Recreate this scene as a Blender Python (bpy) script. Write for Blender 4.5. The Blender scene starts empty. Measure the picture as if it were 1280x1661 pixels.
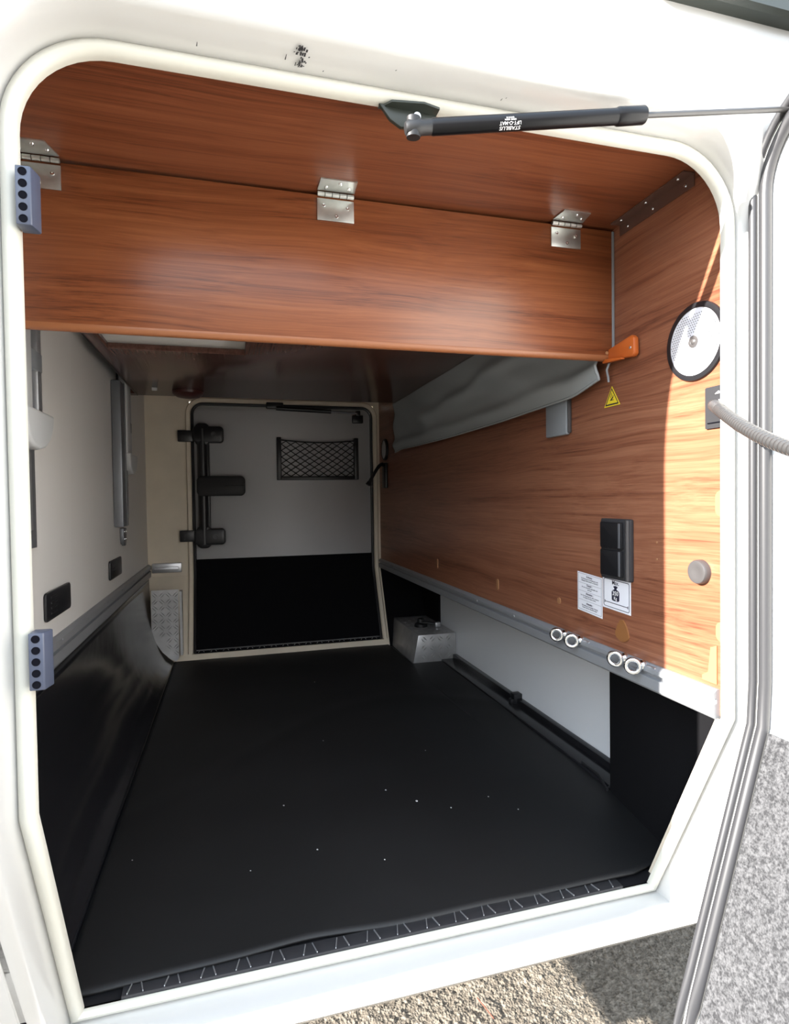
import bpy, bmesh, math, random
from mathutils import Vector, Matrix, noise
random.seed(7)
C = bpy.context.scene.collection
SC = bpy.context.scene
V = Vector

# ------------------------------------------------------------ camera, world, sun, exposure
cd = bpy.data.cameras.new('camera'); cam = bpy.data.objects.new('camera', cd); C.objects.link(cam)
cd.sensor_fit = 'HORIZONTAL'; cd.sensor_width = 36.0; cd.lens = 36.0*951/1280
cd.clip_start = 0.01; cd.clip_end = 200
R = Matrix(((0.96347173, 0.01980186, -0.26707697), (-0.26744011, 0.01874107, -0.96339221), (-0.01407165, 0.99962826, 0.0233523)))
cam.matrix_world = Matrix.Translation((0, -0.72, 1.25)) @ R.to_4x4()
SC.camera = cam
SC.view_settings.view_transform = 'Standard'; SC.view_settings.look = 'None'
SC.view_settings.exposure = 0.0; SC.view_settings.gamma = 1.0; SC.view_settings.use_curve_mapping = False

SUN_TRAVEL = V((1, 0.19, -0.38)).normalized()
SUN_E = 24.0
SKY_E = 3.5
sl = bpy.data.lights.new('sun', 'SUN'); sl.energy = SUN_E; sl.angle = math.radians(0.55); sl.color = (1.0, 0.95, 0.88)
so = bpy.data.objects.new('sun', sl); C.objects.link(so)
so.rotation_euler = SUN_TRAVEL.to_track_quat('-Z', 'Y').to_euler(); so.location = (-6, -3, 5)
w = bpy.data.worlds.new('world'); SC.world = w; w.use_nodes = True
nt = w.node_tree; nt.nodes.clear()
out = nt.nodes.new('ShaderNodeOutputWorld'); bg = nt.nodes.new('ShaderNodeBackground')
tc = nt.nodes.new('ShaderNodeTexCoord'); sep = nt.nodes.new('ShaderNodeSeparateXYZ')
ramp = nt.nodes.new('ShaderNodeValToRGB')
nt.links.new(tc.outputs['Generated'], sep.inputs[0]); nt.links.new(sep.outputs['Z'], ramp.inputs[0])
ramp.color_ramp.elements[0].position = 0.0; ramp.color_ramp.elements[0].color = (0.17, 0.16, 0.145, 1)
ramp.color_ramp.elements[1].position = 0.9; ramp.color_ramp.elements[1].color = (0.60, 0.78, 1.0, 1)
for ps, cl in ((0.09, (0.22, 0.21, 0.20, 1)), (0.17, (0.92, 0.94, 0.97, 1)), (0.45, (0.78, 0.88, 1.0, 1))):
    e = ramp.color_ramp.elements.new(ps); e.color = cl
# the sky is brighter around the sun
dt = nt.nodes.new('ShaderNodeVectorMath'); dt.operation = 'DOT_PRODUCT'; dt.inputs[1].default_value = tuple(-SUN_TRAVEL)
mxm = nt.nodes.new('ShaderNodeMath'); mxm.operation = 'MAXIMUM'; mxm.inputs[1].default_value = 0.0
pw = nt.nodes.new('ShaderNodeMath'); pw.operation = 'POWER'; pw.inputs[1].default_value = 2.5
ml = nt.nodes.new('ShaderNodeMath'); ml.operation = 'MULTIPLY_ADD'; ml.inputs[1].default_value = 1.3; ml.inputs[2].default_value = 1.0
vs_ = nt.nodes.new('ShaderNodeVectorMath'); vs_.operation = 'SCALE'
nt.links.new(tc.outputs['Generated'], dt.inputs[0]); nt.links.new(dt.outputs['Value'], mxm.inputs[0]); nt.links.new(mxm.outputs[0], pw.inputs[0]); nt.links.new(pw.outputs[0], ml.inputs[0])
nt.links.new(ramp.outputs[0], vs_.inputs[0]); nt.links.new(ml.outputs[0], vs_.inputs['Scale']); nt.links.new(vs_.outputs[0], bg.inputs['Color']); bg.inputs['Strength'].default_value = SKY_E
nt.links.new(bg.outputs[0], out.inputs[0])

# ------------------------------------------------------------ materials
MATS = {}
def mat(name, col, rough=0.5, metal=0.0, spec=0.5, bump=None, var=None, coat=0.0, trans=0.0):
    m = bpy.data.materials.new(name); m.use_nodes = True; MATS[name] = m
    n = m.node_tree; p = n.nodes['Principled BSDF']
    p.inputs['Base Color'].default_value = (*col, 1); p.inputs['Roughness'].default_value = rough
    p.inputs['Metallic'].default_value = metal; p.inputs['Specular IOR Level'].default_value = spec
    p.inputs['Coat Weight'].default_value = coat
    if trans: p.inputs['Transmission Weight'].default_value = trans
    tcn = n.nodes.new('ShaderNodeTexCoord')
    if var:                                   # (scale, low factor, high factor)
        nz = n.nodes.new('ShaderNodeTexNoise'); nz.inputs['Scale'].default_value = var[0]; nz.inputs['Detail'].default_value = 5
        r = n.nodes.new('ShaderNodeValToRGB'); r.color_ramp.elements[0].position = 0.35; r.color_ramp.elements[1].position = 0.65
        r.color_ramp.elements[0].color = (*[min(1, c*var[1]) for c in col], 1); r.color_ramp.elements[1].color = (*[min(1, c*var[2]) for c in col], 1)
        n.links.new(tcn.outputs['Object'], nz.inputs['Vector']); n.links.new(nz.outputs['Fac'], r.inputs[0]); n.links.new(r.outputs[0], p.inputs['Base Color'])
    if bump:                                  # (scale, strength, distance)
        nb = n.nodes.new('ShaderNodeTexNoise'); nb.inputs['Scale'].default_value = bump[0]; nb.inputs['Detail'].default_value = 4
        b = n.nodes.new('ShaderNodeBump'); b.inputs['Strength'].default_value = bump[1]; b.inputs['Distance'].default_value = bump[2]
        n.links.new(tcn.outputs['Object'], nb.inputs['Vector']); n.links.new(nb.outputs['Fac'], b.inputs['Height']); n.links.new(b.outputs[0], p.inputs['Normal'])
    return m

def wood(name, axis, base=(0.36, 0.125, 0.045), rough=0.34, seed=0.0):
    m = bpy.data.materials.new(name); m.use_nodes = True; MATS[name] = m
    n = m.node_tree; p = n.nodes['Principled BSDF']; L = n.links.new
    tcn = n.nodes.new('ShaderNodeTexCoord')
    # gentle warp so that the grain wanders
    wn = n.nodes.new('ShaderNodeTexNoise'); wn.inputs['Scale'].default_value = 1.0; wn.inputs['Detail'].default_value = 2
    mpw = n.nodes.new('ShaderNodeMapping'); s = [5.0, 5.0, 5.0]; s['xyz'.index(axis)] = 1.6
    mpw.inputs['Scale'].default_value = s; mpw.inputs['Location'].default_value = (seed, seed, seed)
    L(tcn.outputs['Object'], mpw.inputs['Vector']); L(mpw.outputs[0], wn.inputs['Vector'])
    sc = n.nodes.new('ShaderNodeVectorMath'); sc.operation = 'SCALE'; sc.inputs['Scale'].default_value = 0.05
    sb = n.nodes.new('ShaderNodeVectorMath'); sb.operation = 'SUBTRACT'; sb.inputs[1].default_value = (0.5, 0.5, 0.5)
    L(wn.outputs['Color'], sb.inputs[0]); L(sb.outputs[0], sc.inputs[0])
    ad = n.nodes.new('ShaderNodeVectorMath'); L(tcn.outputs['Object'], ad.inputs[0]); L(sc.outputs[0], ad.inputs[1])
    def layer(along, across, det):
        mp = n.nodes.new('ShaderNodeMapping'); q = [across]*3; q['xyz'.index(axis)] = along
        mp.inputs['Scale'].default_value = q; mp.inputs['Location'].default_value = (seed*1.3, seed*0.7, seed)
        nz = n.nodes.new('ShaderNodeTexNoise'); nz.inputs['Scale'].default_value = 1.0; nz.inputs['Detail'].default_value = det
        nz.inputs['Roughness'].default_value = 0.6
        L(ad.outputs[0], mp.inputs['Vector']); L(mp.outputs[0], nz.inputs['Vector']); return nz.outputs['Fac']
    a = layer(0.7, 24.0, 3); b = layer(1.7, 120.0, 4); c = layer(5.0, 480.0, 3)
    def mth(op, x, y):
        t = n.nodes.new('ShaderNodeMath'); t.operation = op
        for i, v in enumerate((x, y)):
            if isinstance(v, float): t.inputs[i].default_value = v
            else: L(v, t.inputs[i])
        return t.outputs[0]
    f = mth('ADD', mth('ADD', mth('MULTIPLY', a, 0.34), mth('MULTIPLY', b, 0.36)), mth('MULTIPLY', c, 0.30))
    r = n.nodes.new('ShaderNodeValToRGB'); L(f, r.inputs[0]); els = r.color_ramp.elements
    els[0].position = 0.36; els[0].color = (base[0]*0.40, base[1]*0.34, base[2]*0.36, 1)
    els[1].position = 0.62; els[1].color = (base[0]*1.25, base[1]*1.38, base[2]*1.45, 1)
    k = els.new(0.47); k.color = (base[0]*0.88, base[1]*0.84, base[2]*0.84, 1)
    L(r.outputs[0], p.inputs['Base Color'])
    p.inputs['Roughness'].default_value = rough
    bp = n.nodes.new('ShaderNodeBump'); bp.inputs['Strength'].default_value = 0.35; bp.inputs['Distance'].default_value = 0.0006
    L(b, bp.inputs['Height']); L(bp.outputs[0], p.inputs['Normal'])
    return m

wood('laminate_ceiling', 'x', (0.195, 0.060, 0.025), seed=3.1); wood('laminate_panel', 'x', (0.205, 0.064, 0.023), rough=0.30, seed=8.4)
wood('laminate_wall', 'y', (0.255, 0.101, 0.054), seed=1.7)
wood('laminate_shelf', 'y', (0.12, 0.055, 0.04), rough=0.2, seed=5.0)
mat('edge_wood', (0.27, 0.10, 0.04), 0.35)
mat('body_white', (0.54, 0.535, 0.52), 0.28, coat=0.4)
mat('body_rim', (0.60, 0.59, 0.525), 0.38)
mat('sill_white', (0.80, 0.82, 0.86), 0.25, coat=0.3)
mat('cream_grp', (0.78, 0.69, 0.55), 0.5, bump=(14, 0.15, 0.002), var=(6, 0.92, 1.05))
mat('grey_laminate', (0.74, 0.72, 0.69), 0.45)
mat('white_panel', (0.84, 0.87, 0.90), 0.35)
mat('door_grey', (0.62, 0.62, 0.63), 0.5)
mat('black_liner', (0.012, 0.012, 0.014), 0.22, bump=(9, 0.25, 0.004))
mat('rubber_mat', (0.0065, 0.0065, 0.007), 0.62, bump=(420, 0.25, 0.0006), var=(3, 0.8, 1.3))
mat('black_carpet', (0.006, 0.006, 0.007), 0.95, spec=0.1, bump=(900, 0.4, 0.001))
mat('black_plastic', (0.012, 0.012, 0.014), 0.35)
mat('dark_rubber', (0.010, 0.010, 0.011), 0.55)
mat('grey_plastic', (0.24, 0.26, 0.28), 0.4)
mat('light_plastic', (0.55, 0.56, 0.56), 0.4)
mat('striker_grey', (0.060, 0.070, 0.105), 0.38)
mat('hole_dark', (0.003, 0.003, 0.006), 0.8, spec=0.1)
mat('aluminium', (0.55, 0.56, 0.58), 0.36, metal=0.85)
mat('aluminium_rail', (0.30, 0.31, 0.325), 0.45, metal=0.3)
mat('dark_aluminium', (0.22, 0.23, 0.25), 0.42, metal=0.6)
mat('zinc', (0.62, 0.64, 0.62), 0.34, metal=0.9, var=(30, 0.85, 1.1))
mat('chrome', (0.80, 0.83, 0.85), 0.10, metal=1.0)
mat('sill_metal', (0.05, 0.05, 0.055), 0.4, metal=0.5)
mat('tread_plate', (0.52, 0.52, 0.52), 0.38, metal=0.6, var=(25, 0.9, 1.08))
mat('fabric_grey', (0.30, 0.32, 0.325), 0.9, spec=0.15, bump=(500, 0.2, 0.0006))
mat('neck_metal', (0.075, 0.073, 0.073), 0.3, metal=0.4)
mat('hinge_lilac', (0.13, 0.12, 0.14), 0.4)
mat('gloss_black', (0.006, 0.006, 0.007), 0.3, spec=0.22)
mat('orange_plastic', (0.50, 0.115, 0.02), 0.4)
mat('sticker_white', (0.80, 0.81, 0.86), 0.35)
mat('sticker_black', (0.02, 0.02, 0.04), 0.45)
mat('sticker_yellow', (0.75, 0.60, 0.03), 0.4)
mat('print_white', (0.80, 0.80, 0.80), 0.45)
mat('seal_grey', (0.034, 0.034, 0.037), 0.42)
mat('door_white', (0.80, 0.80, 0.78), 0.35)
mat('tan_cover', (0.27, 0.115, 0.04), 0.4)
mat('tan_light', (0.34, 0.17, 0.08), 0.4)
mat('knob_grey', (0.062, 0.058, 0.058), 0.35)
mat('plate_grey', (0.028, 0.028, 0.031), 0.45, bump=(300, 0.2, 0.0005))
mat('clear_trim', (0.12, 0.065, 0.05), 0.22)
mat('dark_red', (0.05, 0.012, 0.010), 0.35)
mat('foam_grey', (0.30, 0.29, 0.28), 0.9)
mat('glass_blue', (0.02, 0.035, 0.09), 0.05)
mat('frame_olive', (0.028, 0.034, 0.028), 0.4)
mat('debris', (0.5, 0.5, 0.5), 0.7)
mat('twig', (0.16, 0.05, 0.03), 0.8)
def felt():
    m = mat('grey_felt', (0.10, 0.10, 0.105), 0.95, spec=0.1, bump=(520, 0.7, 0.003))
    n = m.node_tree; p = n.nodes['Principled BSDF']; L = n.links.new
    t = n.nodes.new('ShaderNodeTexCoord'); a = n.nodes.new('ShaderNodeTexNoise'); a.inputs['Scale'].default_value = 330; a.inputs['Detail'].default_value = 3
    b = n.nodes.new('ShaderNodeTexNoise'); b.inputs['Scale'].default_value = 140; b.inputs['Detail'].default_value = 4
    mx = n.nodes.new('ShaderNodeMath'); mx.operation = 'ADD'
    L(t.outputs['Object'], a.inputs['Vector']); L(t.outputs['Object'], b.inputs['Vector']); L(a.outputs['Fac'], mx.inputs[0]); L(b.outputs['Fac'], mx.inputs[1])
    r = n.nodes.new('ShaderNodeValToRGB'); L(mx.outputs[0], r.inputs[0])
    hf = n.nodes.new('ShaderNodeMath'); hf.operation = 'MULTIPLY'; hf.inputs[1].default_value = 0.5; L(mx.outputs[0], hf.inputs[0]); L(hf.outputs[0], r.inputs[0])
    r.color_ramp.elements[0].position = 0.40; r.color_ramp.elements[0].color = (0.034, 0.034, 0.036, 1)
    r.color_ramp.elements[1].position = 0.62; r.color_ramp.elements[1].color = (0.105, 0.105, 0.109, 1)
    L(r.outputs[0], p.inputs['Base Color'])
felt()
def gravel():
    m = mat('gravel', (0.27, 0.22, 0.16), 0.95, spec=0.15)
    n = m.node_tree; p = n.nodes['Principled BSDF']; L = n.links.new
    t = n.nodes.new('ShaderNodeTexCoord')
    a = n.nodes.new('ShaderNodeTexVoronoi'); a.inputs['Scale'].default_value = 150
    b = n.nodes.new('ShaderNodeTexNoise'); b.inputs['Scale'].default_value = 60; b.inputs['Detail'].default_value = 8
    L(t.outputs['Object'], a.inputs['Vector']); L(t.outputs['Object'], b.inputs['Vector'])
    r = n.nodes.new('ShaderNodeValToRGB'); L(b.outputs['Fac'], r.inputs[0])
    r.color_ramp.elements[0].position = 0.30; r.color_ramp.elements[0].color = (0.115, 0.098, 0.078, 1)
    r.color_ramp.elements[1].position = 0.70; r.color_ramp.elements[1].color = (0.26, 0.228, 0.186, 1)
    L(r.outputs[0], p.inputs['Base Color'])
    ad = n.nodes.new('ShaderNodeMath'); ad.operation = 'ADD'; L(a.outputs['Distance'], ad.inputs[0]); L(b.outputs['Fac'], ad.inputs[1])
    bp = n.nodes.new('ShaderNodeBump'); bp.inputs['Strength'].default_value = 0.8; bp.inputs['Distance'].default_value = 0.004
    L(ad.outputs[0], bp.inputs['Height']); L(bp.outputs[0], p.inputs['Normal'])
gravel()

# ------------------------------------------------------------ mesh helpers (all shapes in world metres)
def BM(): return bmesh.new()
def box(bm, x0, x1, y0, y1, z0, z1, bev=0.0, seg=2, M=None):
    t = bmesh.new(); bmesh.ops.create_cube(t, size=1)
    for v in t.verts: v.co = V(((x0+x1)/2+v.co.x*(x1-x0), (y0+y1)/2+v.co.y*(y1-y0), (z0+z1)/2+v.co.z*(z1-z0)))
    if bev: bmesh.ops.bevel(t, geom=t.edges[:], offset=bev, segments=seg, profile=0.5, affect='EDGES')
    merge(bm, t, M)
def merge(bm, t, M=None):
    if M is not None: bmesh.ops.transform(t, matrix=M, verts=t.verts)
    me = bpy.data.meshes.new('tmp'); t.to_mesh(me); t.free(); bm.from_mesh(me); bpy.data.meshes.remove(me)
def prism(bm, pts, d, bev=0.0, seg=2, M=None):
    """closed outline of 3D points extruded by the vector d"""
    t = bmesh.new(); d = V(d); a = [t.verts.new(V(p)) for p in pts]; b = [t.verts.new(V(p)+d) for p in pts]; n = len(pts)
    t.faces.new(a); t.faces.new(b[::-1])
    for i in range(n): t.faces.new((a[i], b[i], b[(i+1) % n], a[(i+1) % n]))
    bmesh.ops.recalc_face_normals(t, faces=t.faces)
    if bev:
        ed = [e for e in t.edges if len(e.link_faces) == 2 and e.calc_face_angle(0) > 0.6]
        bmesh.ops.bevel(t, geom=ed, offset=bev, segments=seg, profile=0.5, affect='EDGES')
    merge(bm, t, M)
def tube(bm, pts, r, n=12, closed=False, cap=True):
    pts = [V(p) for p in pts]; N = len(pts); rs = r if isinstance(r, (list, tuple)) else [r]*N
    up = None; rings = []
    for i, p in enumerate(pts):
        a = pts[(i-1) % N] if (closed or i > 0) else p; b = pts[(i+1) % N] if (closed or i < N-1) else p
        t = (b-a).normalized()
        if up is None:
            up = V((0, 0, 1)) if abs(t.z) < 0.9 else V((1, 0, 0))
        s = t.cross(up)
        if s.length < 1e-6: s = t.orthogonal()
        s.normalize(); up = s.cross(t).normalized()
        rings.append([bm.verts.new(p+(s*math.cos(2*math.pi*k/n)+up*math.sin(2*math.pi*k/n))*rs[i]) for k in range(n)])
    for i in range(N if closed else N-1):
        A, B = rings[i], rings[(i+1) % N]
        for k in range(n): bm.faces.new((A[k], A[(k+1) % n], B[(k+1) % n], B[k]))
    if cap and not closed: bm.faces.new(rings[0][::-1]); bm.faces.new(rings[-1])
def lathe(bm, c, ax, prof, n=32):
    """profile of (distance along ax, radius) turned about ax through c"""
    c = V(c); ax = V(ax).normalized(); s = ax.orthogonal().normalized(); u = ax.cross(s); rings = []
    for h, r in prof:
        if r < 1e-6: rings.append([bm.verts.new(c+ax*h)])
        else: rings.append([bm.verts.new(c+ax*h+(s*math.cos(2*math.pi*k/n)+u*math.sin(2*math.pi*k/n))*r) for k in range(n)])
    for A, B in zip(rings, rings[1:]):
        for k in range(n):
            if len(A) == 1 and len(B) == 1: continue
            if len(A) == 1: bm.faces.new((A[0], B[k], B[(k+1) % n]))
            elif len(B) == 1: bm.faces.new((A[k], B[0], A[(k+1) % n]))
            else: bm.faces.new((A[k], B[k], B[(k+1) % n], A[(k+1) % n]))
def rrect(cx, cy, w, h, r, n=6):
    o = []
    for sx, sy, a0 in ((1, 1, 0), (-1, 1, 90), (-1, -1, 180), (1, -1, 270)):
        for k in range(n+1):
            a = math.radians(a0+90*k/n); o.append((cx+sx*(w/2-r)+r*math.cos(a), cy+sy*(h/2-r)+r*math.sin(a)))
    return o
def grid(bm, f, nu, nv):
    g = [[bm.verts.new(V(f(i/nu, j/nv))) for j in range(nv+1)] for i in range(nu+1)]
    for i in range(nu):
        for j in range(nv): bm.faces.new((g[i][j], g[i+1][j], g[i+1][j+1], g[i][j+1]))
def link(name, bm, m, parent=None, smooth=35, solid=0.0):
    bmesh.ops.recalc_face_normals(bm, faces=bm.faces)
    me = bpy.data.meshes.new(name); bm.to_mesh(me); bm.free()
    if smooth:
        me.polygons.foreach_set('use_smooth', [True]*len(me.polygons)); me.set_sharp_from_angle(angle=math.radians(smooth))
    for k in (m if isinstance(m, (list, tuple)) else [m]): me.materials.append(MATS[k])
    o = bpy.data.objects.new(name, me); C.objects.link(o)
    if solid:
        s = o.modifiers.new('solid', 'SOLIDIFY'); s.thickness = solid; s.offset = 0
    if parent: attach(o, parent)
    return o
def origin(o):
    p = V((0, 0, 0))
    while o is not None: p += o.location; o = None if o.parent is None else o.parent
    return p
def attach(o, parent):
    o.parent = parent
    # part meshes are modelled in world metres: cancel the move of the thing's Empty
    t = V((0, 0, 0)); q = parent
    if parent.type == 'EMPTY': t = parent.location
    o.matrix_parent_inverse = Matrix.Translation(-t)
def thing(name, label, cat, loc, group=None):
    o = bpy.data.objects.new(name, None); C.objects.link(o); o.location = loc; o.empty_display_size = 0.05
    o['label'] = label; o['category'] = cat
    if group: o['group'] = group
    return o
def tag(o, label, cat, group=None, kind=None):
    o['label'] = label; o['category'] = cat
    if group: o['group'] = group
    if kind: o['kind'] = kind
    return o
def struct(o, label, cat):
    o['kind'] = 'structure'; o['label'] = label; o['category'] = cat; return o
def dup(root, loc, label):
    r = root.copy(); C.objects.link(r); r.location = loc; r['label'] = label
    for ch in list(root.children):
        c = ch.copy(); C.objects.link(c); c.parent = r
        for g in list(ch.children):
            d = g.copy(); C.objects.link(d); d.parent = c
    return r
def text(name, s, size, M, m, parent, align='CENTER', bold=0.0):
    c = bpy.data.curves.new(name, 'FONT'); c.body = s; c.size = size; c.align_x = align; c.align_y = 'CENTER'; c.extrude = 0.0001; c.offset = bold
    t = bpy.data.objects.new('tmp', c); C.objects.link(t); t.matrix_world = M; bpy.context.view_layer.update()
    me = bpy.data.meshes.new_from_object(t.evaluated_get(bpy.context.evaluated_depsgraph_get())); bpy.data.objects.remove(t); bpy.data.curves.remove(c)
    me.transform(M); me.materials.clear(); me.materials.append(MATS[m]); me.name = name
    o = bpy.data.objects.new(name, me); C.objects.link(o); attach(o, parent)
    return o
def tread(bm, o, u, v, nu, nv, pitch, nrm, ln=0.011, wd=0.0035, h=0.0012):
    """raised lozenges of a checker plate on the rectangle o + a*u + b*v"""
    o, u, v, nrm = V(o), V(u), V(v), V(nrm).normalized(); U = u.normalized(); W = v.normalized()
    for i in range(nu):
        for j in range(nv):
            c = o+U*(pitch*(i+0.5))+W*(pitch*(j+0.5)); s = 1 if (i+j) % 2 else -1
            for dd in (-1, 1):
                a = (U+W*s).normalized(); b = (W-U*s).normalized(); cc = c+b*dd*pitch*0.16
                q = [cc-a*ln/2, cc-b*wd/2, cc+a*ln/2, cc+b*wd/2]
                top = bm.verts.new(cc+nrm*h); vs = [bm.verts.new(p) for p in q]
                for k in range(4): bm.faces.new((vs[k], vs[(k+1) % 4], top))

# key planes of the locker
XL, XR = -0.373, 0.72          # left and right side walls
YF = 2.146                     # far wall
ZB = 0.907                     # height where the outer walls start to lean inwards
ZF = 0.545                     # floor
ZC = 1.762                     # ceiling
SL = 0.464
def lean(z): return SL*max(0.0, ZB-z)

# ------------------------------------------------------------ ground
bm = BM()
def gz(x, y):
    e = min(1, max(0, min(x+0.3, 1.8-x, y-0.1, 1.5-y)/0.15))
    n1 = noise.noise(V((x*9, y*9, 0)))*0.006; n2 = noise.noise(V((x*60, y*60, 3)))*0.0035; n3 = max(0, noise.noise(V((x*150, y*150, 9))))*0.008
    return (n1+n2+n3)*e
grid(bm, lambda u, v: (-0.3+2.1*u, 0.1+1.4*v, gz(-0.3+2.1*u, 0.1+1.4*v)), 520, 340)
for a, b, c, d in ((-14, 16, -14, 0.1), (-14, 16, 1.5, 16), (-14, -0.3, 0.1, 1.5), (1.8, 16, 0.1, 1.5)):
    f = [bm.verts.new((x, y, 0)) for x, y in ((a, c), (b, c), (b, d), (a, d))]; bm.faces.new(f)
struct(link('ground', bm, 'gravel', smooth=60), 'coarse sandy gravel ground under and beside the camper', 'ground')

# ------------------------------------------------------------ outer body with the hatch opening
def loop(x0, x1, z0, z1, r, base, ycorner=None, step=None):
    """one ring of the surround, same vertex count for every ring; base(side) gives the depth"""
    P = []; n = 14; A = 12
    zs = [z0+(ZB-z0)*k/4 for k in range(5)]; zs += [ZB+(z1-r-ZB)*k/n for k in range(1, n+1)]
    for z in zs: P.append((x0, z, 'L', 0))
    for k in range(1, A): a = math.pi-math.pi/2*k/A; P.append((x0+r+r*math.cos(a), z1-r+r*math.sin(a), 'L', 0))
    for k in range(n+1): P.append((x0+r+(x1-x0-2*r)*k/n, z1, 'T', 0))
    for k in range(1, A): a = math.pi/2-math.pi/2*k/A; P.append((x1-r+r*math.cos(a), z1-r+r*math.sin(a), 'C', k/A))
    for z in zs[::-1]: P.append(((step if (step and z < ZB+0.001) else x1), z, 'R', 0))
    for k in range(1, 10): t = k/10; xr = step if step else x1; P.append((xr+(x0-xr)*t, z0, 'B', 0))
    out = []
    for x, z, s, t in P:
        b = {'L': base[0], 'T': base[0], 'C': base[0]+(base[1]-base[0])*t**3, 'R': base[1], 'B': base[2]}[s]
        if s == 'L' and z <= z0+1e-6: b = base[2] if len(base) < 4 else base[3]
        if s == 'R' and z <= z0+1e-6: b = base[2]
        out.append(V((x, b+lean(z), z)))
    return out
def bridge(bm, loops, mi=None):
    L = [[bm.verts.new(p) for p in l] for l in loops]; N = len(L[0])
    for i, (A, B) in enumerate(zip(L, L[1:])):
        for k in range(N):
            f = bm.faces.new((A[k], A[(k+1) % N], B[(k+1) % N], B[k]))
            if mi: f.material_index = mi[i]
def o_(d, base, r=0.095): return loop(-0.2125-d, 0.7145+d, ZF-d, 1.742+d, r+d, base)
bm = BM()
ls = [o_(0.0, (0.005,)*3), o_(0.0, (-0.001,)*3), o_(0.002, (-0.006,)*3), o_(0.006, (-0.010,)*3), o_(0.011, (-0.010,)*3), o_(0.0165, (-0.006,)*3), o_(0.0178, (-0.001,)*3)]
bridge(bm, ls)
rim = link('wall_front_rim', bm, 'body_rim', smooth=50)
bm = BM()
ls = [o_(0.0178, (-0.001,)*3), o_(0.0190, (-0.005,)*3),
      loop(-0.234, 0.734, 0.5265, 1.764, 0.12, (-0.012, -0.008, 0.155-lean(0.5265))),
      loop(-0.240, 0.738, 0.524, 1.769, 0.125, (-0.046, -0.011, 0.130-lean(0.524), -0.04)),
      loop(-0.245, 0.742, 0.521, 1.775, 0.13, (-0.052, -0.015, 0.112-lean(0.521), -0.04)),
      loop(-0.255, 0.748, 0.518, 1.785, 0.14, (-0.055, -0.018, 0.102-lean(0.518), -0.04)),
      loop(-0.40, 1.9, 0.513, 2.75, 0.002, (-0.055, -0.020, 0.099-lean(0.513), -0.04), step=0.756),
      loop(-0.41, 1.905, 0.500, 2.755, 0.002, (0.05, 0.01, 0.11-lean(0.5), 0.05), step=0.757),
      loop(-0.41, 1.905, 0.490, 2.755, 0.002, (0.4, 0.025, 0.19-lean(0.49), 0.3), step=0.757)]
FL = [0, 0, 0.008, 0.022, 0.036, 0.050, 0.062, 0.01, 0.0]      # the lower right edge flares outwards
for l, f in zip(ls, FL):
    for p in l:
        if p.x > 0.70 and p.z < ZB+0.02 and p.z > l[0].z+1e-4: p.y -= f*min(1, max(0, (ZB+0.02-p.z)/0.14))
bridge(bm, ls)
body = link('wall_front', bm, 'body_white', smooth=45)
struct(body, 'white camper body side around the open hatch', 'vehicle body')
struct(rim, 'cream rounded rim of the hatch opening', 'hatch rim')
rim.name = 'trim_1'


# rest of the vehicle shell: rear end, roof, underfloor, far side
bm = BM(); box(bm, -0.405, -0.378, 0.05, 2.2, ZB, 2.75); prism(bm, [(-0.405, 0.05, ZB), (-0.405, 2.2, ZB), (-0.405, 2.04, 0.47), (-0.405, 0.215, 0.47)], (0.027, 0, 0))
struct(link('wall_rear', bm, 'body_white'), 'rear end wall of the camper behind the left side of the locker', 'vehicle body')
bm = BM(); box(bm, -0.405, 1.9, 0.05, 2.2, 2.74, 2.765)
struct(link('roof', bm, 'body_white'), 'flat camper roof above the locker', 'roof')
bm = BM(); box(bm, -0.40, 0.79, 0.20, 1.98, 0.495, 0.535)
box(bm, 0.79, 1.9, 0.20, 1.98, 0.90, 0.935)
struct(link('underfloor', bm, 'black_carpet'), 'dark underside board of the camper floor', 'underbody')
bm = BM(); box(bm, 0.95, 0.985, 0.06, 2.14, 0.536, 1.76)
struct(link('wall_inner', bm, 'black_carpet'), 'dark partition board behind the wooden right wall', 'partition')

# rear skirt panel left of the opening, split from the body by a dark joint
bm = BM()
prism(bm, [(-0.262, -0.047+lean(ZB-0.03), ZB-0.03), (-0.262, -0.047+lean(0.45), 0.45), (-0.41, -0.047+lean(0.45), 0.45), (-0.41, -0.047+lean(ZB-0.03), ZB-0.03)], (0, -0.012, 0), bev=0.004)
sk = link('skirt_panel', bm, 'body_white'); tag(sk, 'narrow white skirt panel low at the far left, beyond a dark joint', 'body panel')
bm = BM()
prism(bm, [(-0.2555, -0.055+lean(0.87), 0.87), (-0.2555, -0.055+lean(0.452), 0.452), (-0.2615, -0.055+lean(0.452), 0.452), (-0.2615, -0.055+lean(0.87), 0.87)], (0, 0.02, 0))
link('joint', bm, 'hole_dark', parent=sk)

# ------------------------------------------------------------ locker room
bm = BM(); box(bm, -0.378, 0.96, 0.17, 2.10, 0.537, ZF)
struct(link('floor', bm, 'black_plastic'), 'black board floor of the locker under the mat', 'floor')
bm = BM(); box(bm, XL-0.005, XR+0.005, 0.006, 2.15, ZC, ZC+0.02)
struct(link('ceiling', bm, 'laminate_ceiling'), 'reddish brown woodgrain ceiling of the locker', 'ceiling')
bm = BM(); box(bm, XL-0.006, XL, 0.035, 2.15, ZB, ZC+0.02)
struct(link('wall_left', bm, 'grey_laminate'), 'pale grey smooth left wall of the locker', 'wall')
bm = BM(); box(bm, XR, XR+0.012, 0.005, 2.15, ZB, ZC+0.02)
box(bm, XR, 0.955, 0.03, 2.15, 0.935, 0.947)
struct(link('wall_right', bm, 'laminate_wall'), 'woodgrain laminate right wall of the locker', 'wall')

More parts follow.
